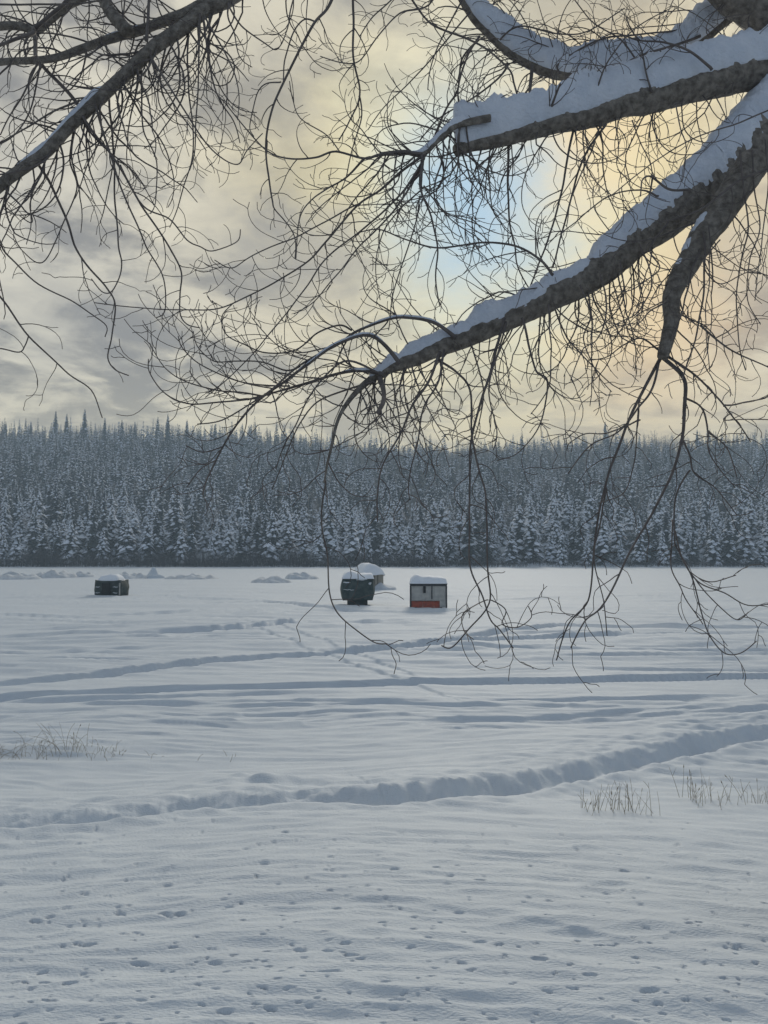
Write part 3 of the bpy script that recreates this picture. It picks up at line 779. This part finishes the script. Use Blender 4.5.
def spray(mb, Q, rad, n, Lr, style, level=1, t0=.08, t1=1., sidepref=0, amax=1.25):
    m = len(Q); sg = random.choice((-1, 1))
    for j in range(n):
        t = t0 + (t1 - t0) * (j + random.random()) / n; i = min(m - 2, int(t * (m - 1))); p = Q[i].lerp(Q[i + 1], random.random())
        tg = (Q[i + 1] - Q[i]).normalized(); sg = -sg
        s2 = sg
        perp = Vector((-tg.z, 0, tg.x))
        if sidepref:
            if perp.z * sidepref < 0: perp = -perp
            if random.random() < .85: s2 = 1
        a = random.uniform(.35, amax); d = (tg * math.cos(a) + perp * s2 * math.sin(a) + Vector((0, random.uniform(-.45, .45), 0))).normalized()
        L = random.uniform(*Lr) * (1.1 - .35 * t)
        r = min(rad[i] * .6, (.0028 + .0034 * L) * (1.25 if p.x < -.9 else 1.))
        grow(mb, p - d * rad[i] * .5, d, L, max(.0021, r), level, style)
def local(mb):
    mb.v = [v - TO for v in mb.v]; return mb
def snow_on(parent, Q, rad, h0, h1, t0, t1, seed, wide=.98, drop=.25, lum=.35, ea=.22, eb=.22):
    """snow lying along the top of a limb, lumpy, thinning to its ends"""
    mb = MB(); m = len(Q); i0 = int(t0 * (m - 1)); i1 = int(t1 * (m - 1)); n = 14; b = 0
    idx = []
    for i in range(i0, i1 + 1):
        idx += [(i, 0.)] + ([(i, .33), (i, .66)] if i < i1 else [])
    rings = 0
    for (i, f) in idx:
        j = min(i + 1, m - 1); p = Q[i].lerp(Q[j], f); r = rad[i] * (1 - f) + rad[j] * f
        t = (Q[j] - Q[max(i - 1, 0)]).normalized(); sd_ = t.cross(UP)
        if sd_.length < .05: sd_ = Vector((1, 0, 0))
        sd_.normalize(); u = sd_.cross(t).normalized()
        s = (i + f - i0) / max(1, i1 - i0); e = max(0., min(1, s / ea, (1 - s) / eb))**.6
        h = (h0 + (h1 - h0) * s) * (1 + lum * mnoise.noise(Vector((p.x * 3.1 + seed, p.z * 3, seed))) + .2 * mnoise.noise(Vector((p.x * 9, seed, p.z * 9)))) * e
        flat = .35 + .65 * math.sqrt(max(0., 1 - t.z * t.z))
        ww = r * wide * (.4 + .6 * e)
        for k in range(n):
            a = 2 * math.pi * k / n; c, sn = math.cos(a), math.sin(a)
            wx = math.copysign(abs(c)**.75, c) * ww
            if sn > 0: off = u * (r * .2) + (UP * .5 + u * .5).normalized() * (abs(sn)**.8 * (h * flat + r * .75 * e))
            else: off = u * (r * .2 - abs(sn) * r * drop)
            nn = 1 + .14 * mnoise.noise(p * 11 + Vector((a, seed, 0))) + .10 * mnoise.noise((p + sd_ * c * ww) * 34)
            off = off * (1 + .10 * mnoise.noise((p + off) * 26) + .06 * mnoise.noise((p + off) * 60))
            mb.v.append(p + sd_ * wx * nn + off)
        rings += 1
    for a in range(rings - 1):
        for k in range(n):
            k2 = (k + 1) % n; mb.f.append((a * n + k, a * n + k2, (a + 1) * n + k2, (a + 1) * n + k))
    mb.f.append(tuple(range(n))[::-1]); mb.f.append(tuple((rings - 1) * n + k for k in range(n)))
    return local(mb).build('snow', M['limbsnow'], parent, True)
def rough_tube(mb, Q, rad, n=12, amp=.10):
    b = len(mb.v); mb.tube(Q, rad, n)
    m = len(Q)
    for i in range(m):
        for k in range(n):
            v = mb.v[b + i * n + k]; c = Q[i]
            mb.v[b + i * n + k] = c + (v - c) * (1 + amp * mnoise.noise(v * 16) + amp * mnoise.noise(v * 5) + .8 * amp * mnoise.noise(v * 42))
LIMBS = {}
def limb(key, pts, w0, w1, Y0, Y1, label=None, pw=1., parent=None):
    Q, rad = trace(pts, w0, w1, Y0, Y1, 12, .012, pw); mb = MB(); rough_tube(mb, Q, rad, 18, .055)
    o = local(mb).build('limb', M['bark'], parent or tree, True)
    if label: o['label'] = label
    LIMBS[key] = (o, Q, rad); return o
def T(key, pts, w0, w1, Y0, Y1, n=6, L=(.12, .35), style='hang', level=1, snow=0, pref=0):
    tw = {'W': 1.12, 'X': 1.2}.get(key, 1.)
    Q, rad = trace(pts, w0 * .70 * tw, max(1.0, w1 * .64 * tw), Y0, Y1, 7, .008, .55); mb = MB(); mb.tube(Q, rad, 6)
    if n: spray(mb, Q, rad, n, L, style, level, .15, 1., pref)
    o = local(mb).build('branch', M['twig'], LIMBS[key][0], True)
    if snow: snow_on(o, Q, rad, snow, snow * .5, .04, .42, pts[0][0] * .1, .85, .25, .8)
    return Q, rad
def fill(key, n, L, style, level=1, t0=.1, t1=1., pref=0, amax=1.25, path=None):
    o, Q, rad = LIMBS[key]; mb = MB(); spray(mb, Q, rad, n, L, style, level, t0, t1, pref, amax)
    s = local(mb).build('twigs', M['twig'], o, True); s['kind'] = 'stuff'

# trunk, outside the right edge
fork = at(872, 40, 4.75)
base = Vector((3.35, 4.75, TO.z - .2))
Qt = crom([base, base.lerp(fork, .3) + Vector((.06, 0, 0)), base.lerp(fork, .65) + Vector((-.03, .05, 0)), fork, fork + Vector((.15, .25, 1.2)), fork + Vector((.1, .4, 2.6))], 8)
mb = MB(); rough_tube(mb, Qt, [.42 - .0 * i if i > 60 else .36 + .12 * math.exp(-i / 3) - .0042 * i for i in range(len(Qt))], 16, .08)
local(mb).build('trunk', M['bark'], tree, True)

limb('U', [(872, 60), (800, 22), (745, -8), (690, -60), (640, -140)], 70, 30, 4.75, 4.6)
limb('A', [(872, 42), (800, 62), (768, 70), (700, 84), (650, 97), (600, 111), (568, 120), (520, 132), (480, 142), (456, 151)], 44, 12, 4.75, 4.2, 'thick limb ending in a broken stub under a deep bank of snow')
limb('B', [(872, 20), (800, 85), (760, 135), (720, 178), (690, 200), (646, 232), (600, 270), (560, 293), (515, 315), (458, 340), (406, 362), (380, 374), (356, 391), (341, 414), (331, 448), (324, 484)], [72, 66, 60, 52, 46, 38, 33, 29, 25, 20, 15, 9, 5.5, 3.8, 2.8, 1.6], 0, 4.75, 3.6, 'longest limb, sweeping down to the left with snow in its hollows')
limb('C', [(790, -35), (730, 12), (690, 46), (650, 66), (600, 74), (560, 72), (530, 62), (505, 46), (480, 22), (458, -8), (440, -50)], 20, 10, 4.95, 4.9, 'sagging limb near the top edge, wholly bedded in snow')
limb('D', [(752, 165), (726, 205), (702, 238), (684, 270), (671, 296), (672, 325), (664, 357)], 34, 11, 4.2, 4.0, 'short crooked limb hanging down on the right')
limb('W', [(872, -10), (780, -110), (640, -170), (480, -150), (340, -80), (240, -10), (205, 10), (178, 31), (155, 48), (138, 62), (110, 90), (83, 115), (45, 152), (0, 187), (-70, 246), (-150, 330)], 19, 10.5, 4.75, 4.0, 'limb slanting across the top left corner', .8)
limb('X', [(250, -14), (205, 3), (175, 17), (150, 27), (125, 34), (85, 47), (50, 59), (0, 63), (-60, 60)], 12, 6, 4.5, 4.2, 'thinner limb forking left in the top left corner')
limb('Y', [(128, 33), (112, 15), (104, -2), (96, -40)], 14, 10, 4.25, 4.4)
limb('Z', [(112, -60), (90, -12), (66, 6), (50, 18), (36, 30), (20, 27), (-30, 26)], 9, 8, 4.5, 4.35)
limb('E', [(490, 118), (470, 122), (456, 126), (440, 138), (422, 154), (402, 152), (380, 155)], 8, 4, 4.2, 4.0, 'snowy side branch bending left from the stub')

SN = lambda k: LIMBS[k]
snow_on(SN('A')[0], SN('A')[1], SN('A')[2], .17, .19, .1, .985, 1.3, 1.05, .25, .35, .07, .04)
snow_on(SN('B')[0], SN('B')[1], SN('B')[2], .10, .07, .08, .43, 2.1, .95, .35, .4, .07, .12)
snow_on(SN('B')[0], SN('B')[1], SN('B')[2], .05, .06, .40, .50, 5.7, .8, .3, .9)
snow_on(SN('B')[0], SN('B')[1], SN('B')[2], .05, .075, .47, .60, 9.7, .9, .35, .9)
snow_on(SN('B')[0], SN('B')[1], SN('B')[2], .055, .04, .57, .69, 6.2, .85, .35, .9)
snow_on(SN('B')[0], SN('B')[1], SN('B')[2], .045, .02, .67, .77, 4.2, .9, .35, .9)
snow_on(SN('C')[0], SN('C')[1], SN('C')[2], .14, .15, .05, .96, 3.9, 1.7, .75, .35, .07, .05)
snow_on(SN('D')[0], SN('D')[1], SN('D')[2], .02, .02, .2, .62, 4.1, .6)
snow_on(SN('W')[0], SN('W')[1], SN('W')[2], .03, .03, .66, .86, 7.1, .75, .25, .8)
snow_on(SN('W')[0], SN('W')[1], SN('W')[2], .03, .03, .90, .98, 7.9, .75, .25, .8)
snow_on(SN('E')[0], SN('E')[1], SN('E')[2], .035, .02, .15, .8, 8.8, .9)
snow_on(SN('X')[0], SN('X')[1], SN('X')[2], .01, .01, .4, .6, 9.8, .8)

# --- branches traced on the left limb
Lh = (.12, .38)
for pts, w0, w1, n in (
  ([(83, 116), (98, 138), (112, 156), (135, 193), (146, 213), (169, 247), (181, 271), (180, 294), (180, 315), (187, 325), (200, 328)], 4, 1.6, 7),
  ([(36, 160), (53, 190), (68, 224), (76, 247), (89, 268), (107, 289), (115, 305), (112, 336), (108, 357), (115, 370), (128, 376)], 4, 1.6, 4),
  ([(108, 90), (113, 140), (115, 190), (118, 242), (122, 263), (115, 289), (104, 292), (91, 278)], 3.4, 1.5, 5),
  ([(95, 105), (112, 160), (122, 190), (135, 221), (146, 247), (164, 279), (165, 310), (156, 318)], 3.4, 1.5, 5),
  ([(120, 165), (143, 206), (169, 219), (187, 239), (200, 246), (213, 251), (237, 241), (241, 229)], 2.6, 1.4, 3),
  ([(-30, 210), (-8, 226), (0, 240), (8, 255), (39, 284), (73, 302), (104, 323), (104, 336)], 3.4, 1.5, 2),
  ([(-60, 238), (-28, 268), (0, 297), (29, 336), (65, 370), (91, 390), (102, 418)], 4, 1.5, 2),
  ([(-30, 348), (0, 349), (20, 352), (26, 345), (29, 336)], 1.6, 2.0, 2),
  ([(141, 58), (142, 100), (143, 130), (156, 161), (156, 200), (150, 214)], 3, 1.4, 6),
  ([(134, 66), (133, 83), (117, 140), (107, 200), (100, 222)], 3, 1.4, 6),
  ([(150, 50), (156, 73), (177, 109), (193, 130), (206, 150)], 3, 1.4, 6),
  ([(188, 28), (188, 78), (193, 146), (180, 200), (170, 228)], 3, 1.4, 7),
  ([(200, 13), (198, 78), (195, 146), (190, 170)], 3, 1.4, 6),
  ([(203, 18), (214, 86), (234, 122), (240, 143)], 3, 1.4, 5),
  ([(204, 16), (229, 60), (238, 86), (238, 120)], 2.8, 1.4, 4),
  ([(228, 4), (242, 26), (265, 44), (276, 50), (284, 38)], 2.8, 1.2, 4),
  ([(150, 55), (190, 120), (216, 154), (237, 164), (247, 150), (263, 133)], 2.8, 1.3, 4),
  ([(75, 122), (70, 160), (77, 190), (60, 230), (42, 262), (22, 250), (14, 234)], 2.8, 1.3, 5),
  ([(62, 138), (48, 172), (30, 200), (32, 222), (20, 216)], 2.6, 1.3, 4),
  ([(40, 60), (46, 70), (70, 94), (83, 112)], 5, 5, 4),
  ([(38, 62), (22, 96), (8, 120), (-6, 150)], 3.2, 1.6, 5),
  ([(40, 62), (30, 110), (16, 134), (-4, 146)], 3, 1.6, 4),
  ([(80, 100), (52, 112), (24, 130), (0, 143), (-20, 150)], 3.4, 1.8, 4),
  ([(34, 30), (35, 45), (36, 58)], 7, 6, 2),
  ([(34, 32), (18, 38), (0, 45), (-30, 56)], 6, 4, 3),
  ([(146, 40), (148, 16), (150, -20)], 5, 4, 3),
  ([(36, 28), (60, 8), (76, -8)], 6, 5, 3),
  ([(-20, 5), (30, 5), (90, 2), (120, -8)], 3, 2.4, 4),
): T('W', pts, w0, w1, 4.25 + random.uniform(-.25, .2), 4.1 + random.uniform(-.35, .3), n, Lh, 'hang', 1)
fill('W', 46, (.35, .95), 'hang', 1, .52, .97, -1)
fill('W', 34, (.2, .55), 'up', 1, .45, .98, 1)
fill('X', 30, (.25, .7), 'hang', 1, .2, 1., 0)
fill('Z', 22, (.25, .6), 'hang', 1, .1, 1., 0); fill('Y', 14, (.2, .5), 'up', 1, .1, 1.)
# --- hanging from above the frame
for pts, w0, w1, n, st in (
  ([(352, -60), (332, 0), (315, 23), (299, 52), (281, 89), (271, 112), (266, 141), (269, 177), (272, 200), (275, 211), (294, 234), (295, 258)], 5.4, 1.6, 10, 'hang'),
  ([(352, -70), (353, 0), (354, 57), (359, 96), (349, 122), (338, 141)], 4.4, 1.8, 12, 'hang'),
  ([(359, 96), (362, 118), (352, 150), (346, 178), (336, 200)], 2.4, 1.3, 5, 'hang'),
  ([(316, 22), (304, 20), (292, 36), (286, 58), (283, 82)], 2.2, 2.0, 3, 'hang'),
  ([(281, 82), (266, 84), (256, 98), (250, 126), (254, 136)], 2.2, 1.4, 4, 'hang'),
  ([(300, -20), (290, 10), (288, 28), (280, 46), (272, 50)], 2.4, 1.3, 4, 'hang'),
  ([(430, -70), (400, -10), (372, 18), (360, 36)], 3.4, 1.6, 8, 'hang'),
  ([(440, -60), (432, 0), (400, 14), (378, 36), (360, 60), (342, 62), (320, 56)], 3.2, 1.4, 8, 'hang'),
): T('W', pts, w0, w1, 4.45, 4.3 + random.uniform(-.3, .2), n, (.12, .36), st, 1)
fill('W', 30, (.4, .9), 'hang', 1, .22, .50, -1)
# --- from the side branch at the stub
for pts, w0, w1, n, st in (
  ([(422, 154), (400, 152), (380, 155), (364, 159), (336, 152), (315, 158), (289, 158), (268, 151), (247, 130), (224, 102), (200, 75)], 6, 1.6, 9, 'fan'),
  ([(364, 159), (346, 177), (325, 190), (312, 200), (299, 220), (296, 260)], 4, 1.6, 7, 'fan'),
  ([(422, 156), (400, 172), (380, 190), (357, 206), (325, 242), (305, 263), (268, 286), (229, 305), (190, 310), (140, 308), (95, 302)], 5, 1.6, 14, 'fan'),
  ([(424, 158), (408, 186), (390, 206), (359, 232), (325, 260), (305, 289), (268, 336), (232, 375), (205, 398)], 4.4, 1.6, 16, 'fan'),
  ([(420, 170), (405, 196), (390, 216), (359, 247), (336, 276), (315, 302), (294, 314)], 4, 1.5, 12, 'fan'),
  ([(360, 204), (346, 210), (297, 237), (255, 254), (232, 268), (214, 260)], 3, 1.4, 9, 'fan'),
  ([(422, 154), (421, 175), (422, 192), (432, 221), (438, 247), (435, 280), (440, 306)], 5, 2, 10, 'hang'),
  ([(340, 152), (326, 135), (300, 118), (292, 100), (290, 82)], 2, 1.2, 2, 'up'),
  ([(422, 190), (400, 210), (384, 232), (376, 262), (380, 300)], 2.6, 1.4, 8, 'hang'),
  ([(420, 196), (414, 230), (400, 270), (392, 300), (388, 330)], 2.6, 1.4, 7, 'hang'),
  ([(424, 186), (444, 212), (462, 228), (484, 244), (500, 268)], 2.6, 1.4, 7, 'hang'),
): T('E', pts, w0, w1, 4.05, 3.8 + random.uniform(-.3, .3), n, (.14, .42), st, 1)
fill('E', 22, (.4, .95), 'hang', 1, .2, 1., -1); fill('E', 10, (.25, .6), 'up', 1, .2, 1., 1)
# --- broken-stub limb: twigs above and below
for pts, w0, w1, n, st in (
  ([(507, 137), (508, 165), (508, 190), (510, 224), (515, 247), (518, 268), (530, 290)], 4.4, 2, 9, 'hang'),
  ([(574, 126), (568, 158), (562, 190), (549, 237), (539, 263), (528, 292)], 4, 2.4, 7, 'hang'),
  ([(606, 124), (584, 158), (573, 190), (560, 239), (553, 268)], 4, 2.4, 6, 'hang'),
  ([(600, 126), (592, 150), (574, 190), (566, 226)], 3, 1.6, 5, 'hang'),
  ([(632, 120), (640, 140), (652, 170), (648, 200)], 2.4, 1.3, 6, 'hang'),
  ([(676, 104), (680, 130), (686, 150), (682, 180)], 2.4, 1.3, 6, 'hang'),
  ([(545, 128), (552, 104), (560, 84)], 5, 3, 4, 'up'),
  ([(712, 70), (690, 52), (664, 42), (640, 40), (612, 34), (590, 46)], 5, 1.8, 10, 'arch'),
  ([(652, 92), (646, 70), (640, 44), (626, 20)], 4, 1.8, 8, 'up'),
  ([(590, 112), (600, 80), (612, 56), (634, 30), (668, 10)], 3.4, 1.6, 8, 'arch'),
  ([(430, 150), (446, 110), (458, 90), (462, 60), (478, 40)], 3.4, 3, 6, 'hang'),
): T('A', pts, w0, w1, 4.4, 4.2 + random.uniform(-.35, .3), n, (.14, .42), st, 1)
fill('A', 50, (.4, 1.0), 'hang', 1, .25, 1., -1); fill('A', 26, (.25, .65), 'up', 1, .2, 1., 1)
# --- top limb
for pts, w0, w1, n, st in (
  ([(400, -20), (424, 16), (443, 29), (479, 44), (508, 68), (514, 84), (518, 101)], 3.4, 3, 8, 'hang'),
  ([(508, 64), (498, 78), (470, 100), (440, 118), (420, 140)], 4, 2, 9, 'hang'),
  ([(480, 36), (468, 54), (459, 84), (459, 104)], 4, 2.4, 6, 'hang'),
  ([(462, 0), (444, 34), (432, 62), (428, 90)], 3, 1.6, 8, 'hang'),
  ([(470, 12), (430, 60), (404, 88), (384, 108), (368, 130)], 2.8, 1.4, 8, 'hang'),
  ([(532, 66), (530, 88), (532, 102)], 6, 5, 2, 'hang'),
  ([(560, 74), (560, 62), (600, 40), (640, 34), (690, 26), (740, -10)], 3.6, 2.4, 10, 'arch'),
  ([(500, 40), (520, 26), (560, 34), (590, 30), (624, 8)], 3, 1.8, 9, 'arch'),
  ([(640, 64), (620, 40), (590, 20), (568, -10)], 3, 1.6, 8, 'arch'),
  ([(700, 36), (672, 46), (640, 56), (610, 76), (604, 92)], 5, 3, 8, 'arch'),
): T('C', pts, w0, w1, 4.85, 4.7 + random.uniform(-.3, .2), n, (.16, .45), st, 1)
fill('C', 40, (.3, .8), 'hang', 1, .2, 1., 0); fill('C', 40, (.3, .85), 'arch', 1, .1, .9, 1); fill('U', 34, (.5, 1.1), 'hang', 1, .25, 1., 0)
# --- the long limb: its end fans out to the left
for pts, w0, w1, n, st in (
  ([(325, 480), (322, 505), (323, 532), (328, 558), (329, 592), (336, 610), (354, 628), (375, 643), (388, 644)], 2.6, 2, 7, 'hang'),
  ([(400, 364), (372, 336), (340, 343), (307, 365), (286, 381), (265, 395), (242, 417), (223, 446), (208, 477), (204, 495)], 7, 2.2, 16, 'fan'),
  ([(456, 338), (436, 324), (412, 318), (390, 318), (357, 331), (336, 346), (302, 364), (273, 388), (250, 404), (222, 420), (198, 424)], 7, 1.8, 16, 'fan'),
  ([(384, 374), (360, 371), (335, 375), (296, 386), (280, 391), (248, 400)], 7, 3, 10, 'fan'),
  ([(352, 330), (340, 325), (318, 333), (296, 349), (265, 352), (244, 344), (226, 334), (222, 316), (236, 302)], 3.4, 1.4, 12, 'up'),
  ([(300, 366), (286, 370), (262, 362), (234, 361), (213, 361), (197, 347), (193, 331)], 3, 1.4, 9, 'up'),
  ([(266, 394), (260, 398), (226, 401), (192, 404), (166, 394), (150, 373), (149, 359)], 3.4, 1.4, 10, 'up'),
  ([(262, 396), (240, 392), (218, 390), (187, 383), (166, 368), (149, 342)], 3, 1.4, 10, 'up'),
  ([(290, 386), (250, 384), (222, 376), (198, 364), (182, 348), (178, 336)], 2.8, 1.4, 9, 'up'),
  ([(336, 346), (318, 350), (300, 352), (280, 346), (262, 330), (252, 318)], 2.6, 1.3, 9, 'up'),
  ([(384, 376), (350, 362), (330, 372), (310, 396), (296, 424), (284, 446), (276, 470)], 4, 1.8, 9, 'hang'),
  ([(372, 382), (344, 390), (316, 402), (300, 424), (288, 452), (272, 490)], 3.6, 1.6, 8, 'hang'),
  ([(380, 378), (384, 396), (378, 412)], 9, 7, 6, 'hang'),
  ([(224, 446), (204, 452), (186, 446)], 2.2, 1.4, 3, 'hang'), ([(216, 460), (200, 470), (188, 488)], 2, 1.2, 3, 'hang'),
  ([(504, 318), (493, 363), (482, 400), (472, 436), (469, 470), (470, 517), (470, 565), (483, 596), (490, 620), (499, 630), (513, 648)], 4.6, 2, 12, 'hang'),
  ([(437, 360), (456, 372), (470, 390), (472, 432), (478, 470), (486, 500), (487, 568), (490, 602), (468, 630), (452, 647), (442, 645)], 4, 2, 10, 'hang'),
  ([(488, 600), (476, 604), (463, 615), (464, 630), (474, 640)], 1.8, 1.2, 4, 'hang'), ([(490, 600), (506, 610), (502, 624), (517, 627), (531, 617), (528, 606)], 1.8, 1.2, 4, 'hang'),
  ([(440, 352), (430, 378), (415, 402), (402, 431), (383, 465), (377, 496), (378, 522)], 5, 2, 12, 'hang'),
  ([(444, 350), (438, 380), (425, 405), (417, 444), (409, 486), (410, 500)], 4, 1.6, 10, 'hang'),
  ([(470, 340), (480, 372), (484, 400), (474, 440)], 3, 1.6, 8, 'hang'),
  ([(412, 366), (420, 392), (434, 420), (448, 440)], 3, 1.5, 8, 'hang'),
  ([(522, 318), (530, 350), (536, 372), (547, 380), (544, 411), (536, 432), (518, 453), (497, 461)], 4, 1.6, 9, 'hang'),
  ([(549, 305), (550, 330), (552, 354), (547, 390), (530, 414)], 3.4, 1.5, 8, 'hang'),
  ([(506, 322), (500, 348), (489, 390), (498, 430), (494, 450)], 3.4, 1.5, 8, 'hang'),
  ([(553, 275), (541, 260), (515, 246), (484, 243), (440, 247), (406, 239), (380, 229), (360, 232)], 5, 1.8, 14, 'fan'),
  ([(580, 285), (590, 315), (584, 340), (596, 372), (612, 392)], 3, 1.4, 8, 'hang'), ([(600, 275), (606, 310), (596, 340), (582, 350), (570, 380)], 3, 1.4, 8, 'hang'),
  ([(640, 245), (652, 280), (640, 310), (620, 322), (606, 330)], 3, 1.4, 8, 'hang'), ([(620, 262), (622, 300), (600, 326), (578, 334)], 2.6, 1.4, 8, 'hang'),
  ([(668, 222), (650, 250), (660, 268), (636, 288), (612, 292)], 3, 1.4, 7, 'hang'),
  ([(658, 196), (640, 190), (610, 196), (582, 216), (560, 234)], 3.4, 1.4, 8, 'arch'),
  ([(690, 190), (668, 188), (650, 176), (642, 182), (640, 196)], 5, 2, 3, 'arch'),
  ([(800, 100), (740, 122), (690, 140), (650, 166), (610, 196)], 3, 1.5, 8, 'arch'),
  ([(790, 160), (740, 180), (700, 210), (660, 222)], 4, 3, 5, 'hang'),
): T('B', pts, w0, w1, 3.85 if pts[0][0] < 450 else 4.0, 3.6 + random.uniform(-.3, .4), n, (.12, .40), st, 1, .007 if w0 >= 7 and st == 'fan' else 0)
fill('B', 46, (.35, .95), 'hang', 1, .32, .80, -1); fill('B', 26, (.2, .6), 'up', 1, .22, .75, 1); fill('B', 14, (.15, .45), 'fan', 1, .7, 1., 0); fill('B', 16, (.4, .9), 'hang', 1, .2, .5, -1)
# --- the hanging limb on the right
for pts, w0, w1, n, st in (
  ([(665, 352), (652, 374), (640, 398), (625, 430), (610, 470), (602, 500), (596, 530), (593, 562), (588, 601), (568, 624), (556, 660)], 6, 2, 9, 'hang'),
  ([(606, 490), (601, 520), (594, 562), (604, 601), (607, 635)], 3, 1.6, 5, 'hang'),
  ([(662, 356), (684, 380), (684, 411), (682, 437), (672, 474), (654, 510), (630, 552), (604, 603), (584, 622), (571, 648)], 7.5, 2, 9, 'hang'),
  ([(682, 437), (690, 455), (695, 474), (716, 489), (737, 515)], 4, 1.6, 7, 'hang'),
  ([(684, 398), (701, 408), (708, 432), (710, 455), (735, 487)], 4, 1.6, 7, 'hang'), ([(708, 432), (727, 448), (737, 476)], 2.8, 1.4, 4, 'hang'),
  ([(668, 356), (700, 380), (724, 406), (738, 424), (750, 442)], 4.6, 1.8, 8, 'hang'),
  ([(724, 406), (740, 404), (768, 396), (790, 380)], 3, 1.8, 6, 'hang'), ([(732, 414), (724, 420), (740, 420), (770, 420)], 2, 1.4, 5, 'hang'),
  ([(660, 360), (652, 388), (640, 406), (620, 430), (590, 446), (568, 474)], 4.6, 1.8, 8, 'hang'),
  ([(640, 420), (610, 432), (586, 434), (568, 444)], 2.8, 1.4, 4, 'hang'), ([(640, 400), (636, 440), (632, 470), (623, 494), (598, 503)], 2.4, 1.4, 4, 'hang'),
  ([(690, 470), (675, 500), (674, 540), (677, 549), (693, 577), (703, 616), (710, 637), (724, 653), (740, 653), (757, 641)], 3, 1.6, 6, 'hang'),
  ([(674, 530), (682, 559), (698, 581), (724, 593), (748, 606), (780, 602)], 2.8, 1.5, 4, 'hang'), ([(696, 580), (719, 606), (737, 619), (748, 612)], 2, 1.3, 3, 'hang'),
  ([(672, 520), (672, 567), (683, 593), (703, 624)], 2.4, 1.3, 4, 'hang'), ([(690, 572), (700, 578), (714, 582), (735, 576)], 1.8, 1.2, 2, 'hang'),
  ([(659, 350), (641, 338), (625, 344), (607, 357), (588, 360)], 3.4, 1.5, 8, 'hang'),
  ([(703, 232), (705, 268), (699, 325), (685, 372), (682, 380)], 4.2, 2, 6, 'hang'), ([(700, 325), (719, 341), (740, 354), (790, 376)], 4, 2, 9, 'hang'),
  ([(700, 250), (690, 276), (683, 307), (672, 341)], 4, 2.4, 5, 'hang'), ([(709, 226), (710, 268), (706, 320), (709, 372)], 2.4, 1.4, 4, 'hang'),
  ([(740, 150), (745, 190), (748, 229), (742, 258), (737, 294), (740, 346), (745, 370)], 3.4, 1.7, 10, 'hang'),
  ([(752, 150), (755, 190), (759, 229), (750, 260), (748, 299), (761, 325)], 3, 1.5, 9, 'hang'), ([(765, 140), (768, 190), (762, 240), (755, 300)], 3, 1.5, 8, 'hang'),
  ([(720, 240), (704, 262), (720, 284), (750, 272), (780, 280)], 2.2, 1.3, 6, 'hang'), ([(670, 300), (650, 312), (636, 326)], 3.4, 1.6, 6, 'hang'),
): T('D', pts, w0, w1, 4.05, 3.7 + random.uniform(-.35, .4), n, (.12, .36), st, 1)
fill('D', 16, (.3, .8), 'hang', 1, .1, 1., 0)

# the limbs run on and taper outside the picture
for key, pts, w0, Y in (('W', [(-148, 328), (-220, 392), (-320, 440), (-430, 462)], 13.2, 4.0), ('X', [(-56, 60), (-150, 66), (-260, 100), (-340, 150)], 7.0, 4.2),
                        ('Z', [(-26, 26), (-120, 34), (-230, 60), (-300, 110)], 11.3, 4.35), ('C', [(441, -47), (428, -110), (396, -180), (340, -240)], 14.2, 4.9),
                        ('Y', [(97, -38), (88, -110), (60, -180)], 14.2, 4.4), ('U', [(642, -136), (590, -220), (520, -290), (430, -330)], 42, 4.6)):
    T(key, pts, w0, 2, Y, Y - .2, 14, (.2, .7), 'hang', 1)

# ------------------------------------------------------------------ cold haze over the lake
def haze():
    mb = MB(); mb.box(-950, 950, -950, 950, -1.4, 86)
    m = bpy.data.materials.new('haze'); m.use_nodes = True; nt = m.node_tree; nt.nodes.clear()
    o_ = nt.nodes.new('ShaderNodeOutputMaterial'); v = nt.nodes.new('ShaderNodeVolumePrincipled')
    v.inputs['Color'].default_value = (.62, .81, 1, 1); v.inputs['Density'].default_value = .0014; v.inputs['Anisotropy'].default_value = 0.
    nt.links.new(v.outputs[0], o_.inputs['Volume'])
    tag(mb.build('haze', m), kind='stuff')
haze()

# ------------------------------------------------------------------ render settings
sc.render.engine = 'CYCLES'
sc.view_settings.view_transform = 'Standard'; sc.view_settings.look = 'None'; sc.view_settings.exposure = 0; sc.view_settings.gamma = 1
sc.cycles.use_denoising = True; sc.cycles.max_bounces = 5; sc.cycles.diffuse_bounces = 3; sc.cycles.volume_bounces = 0
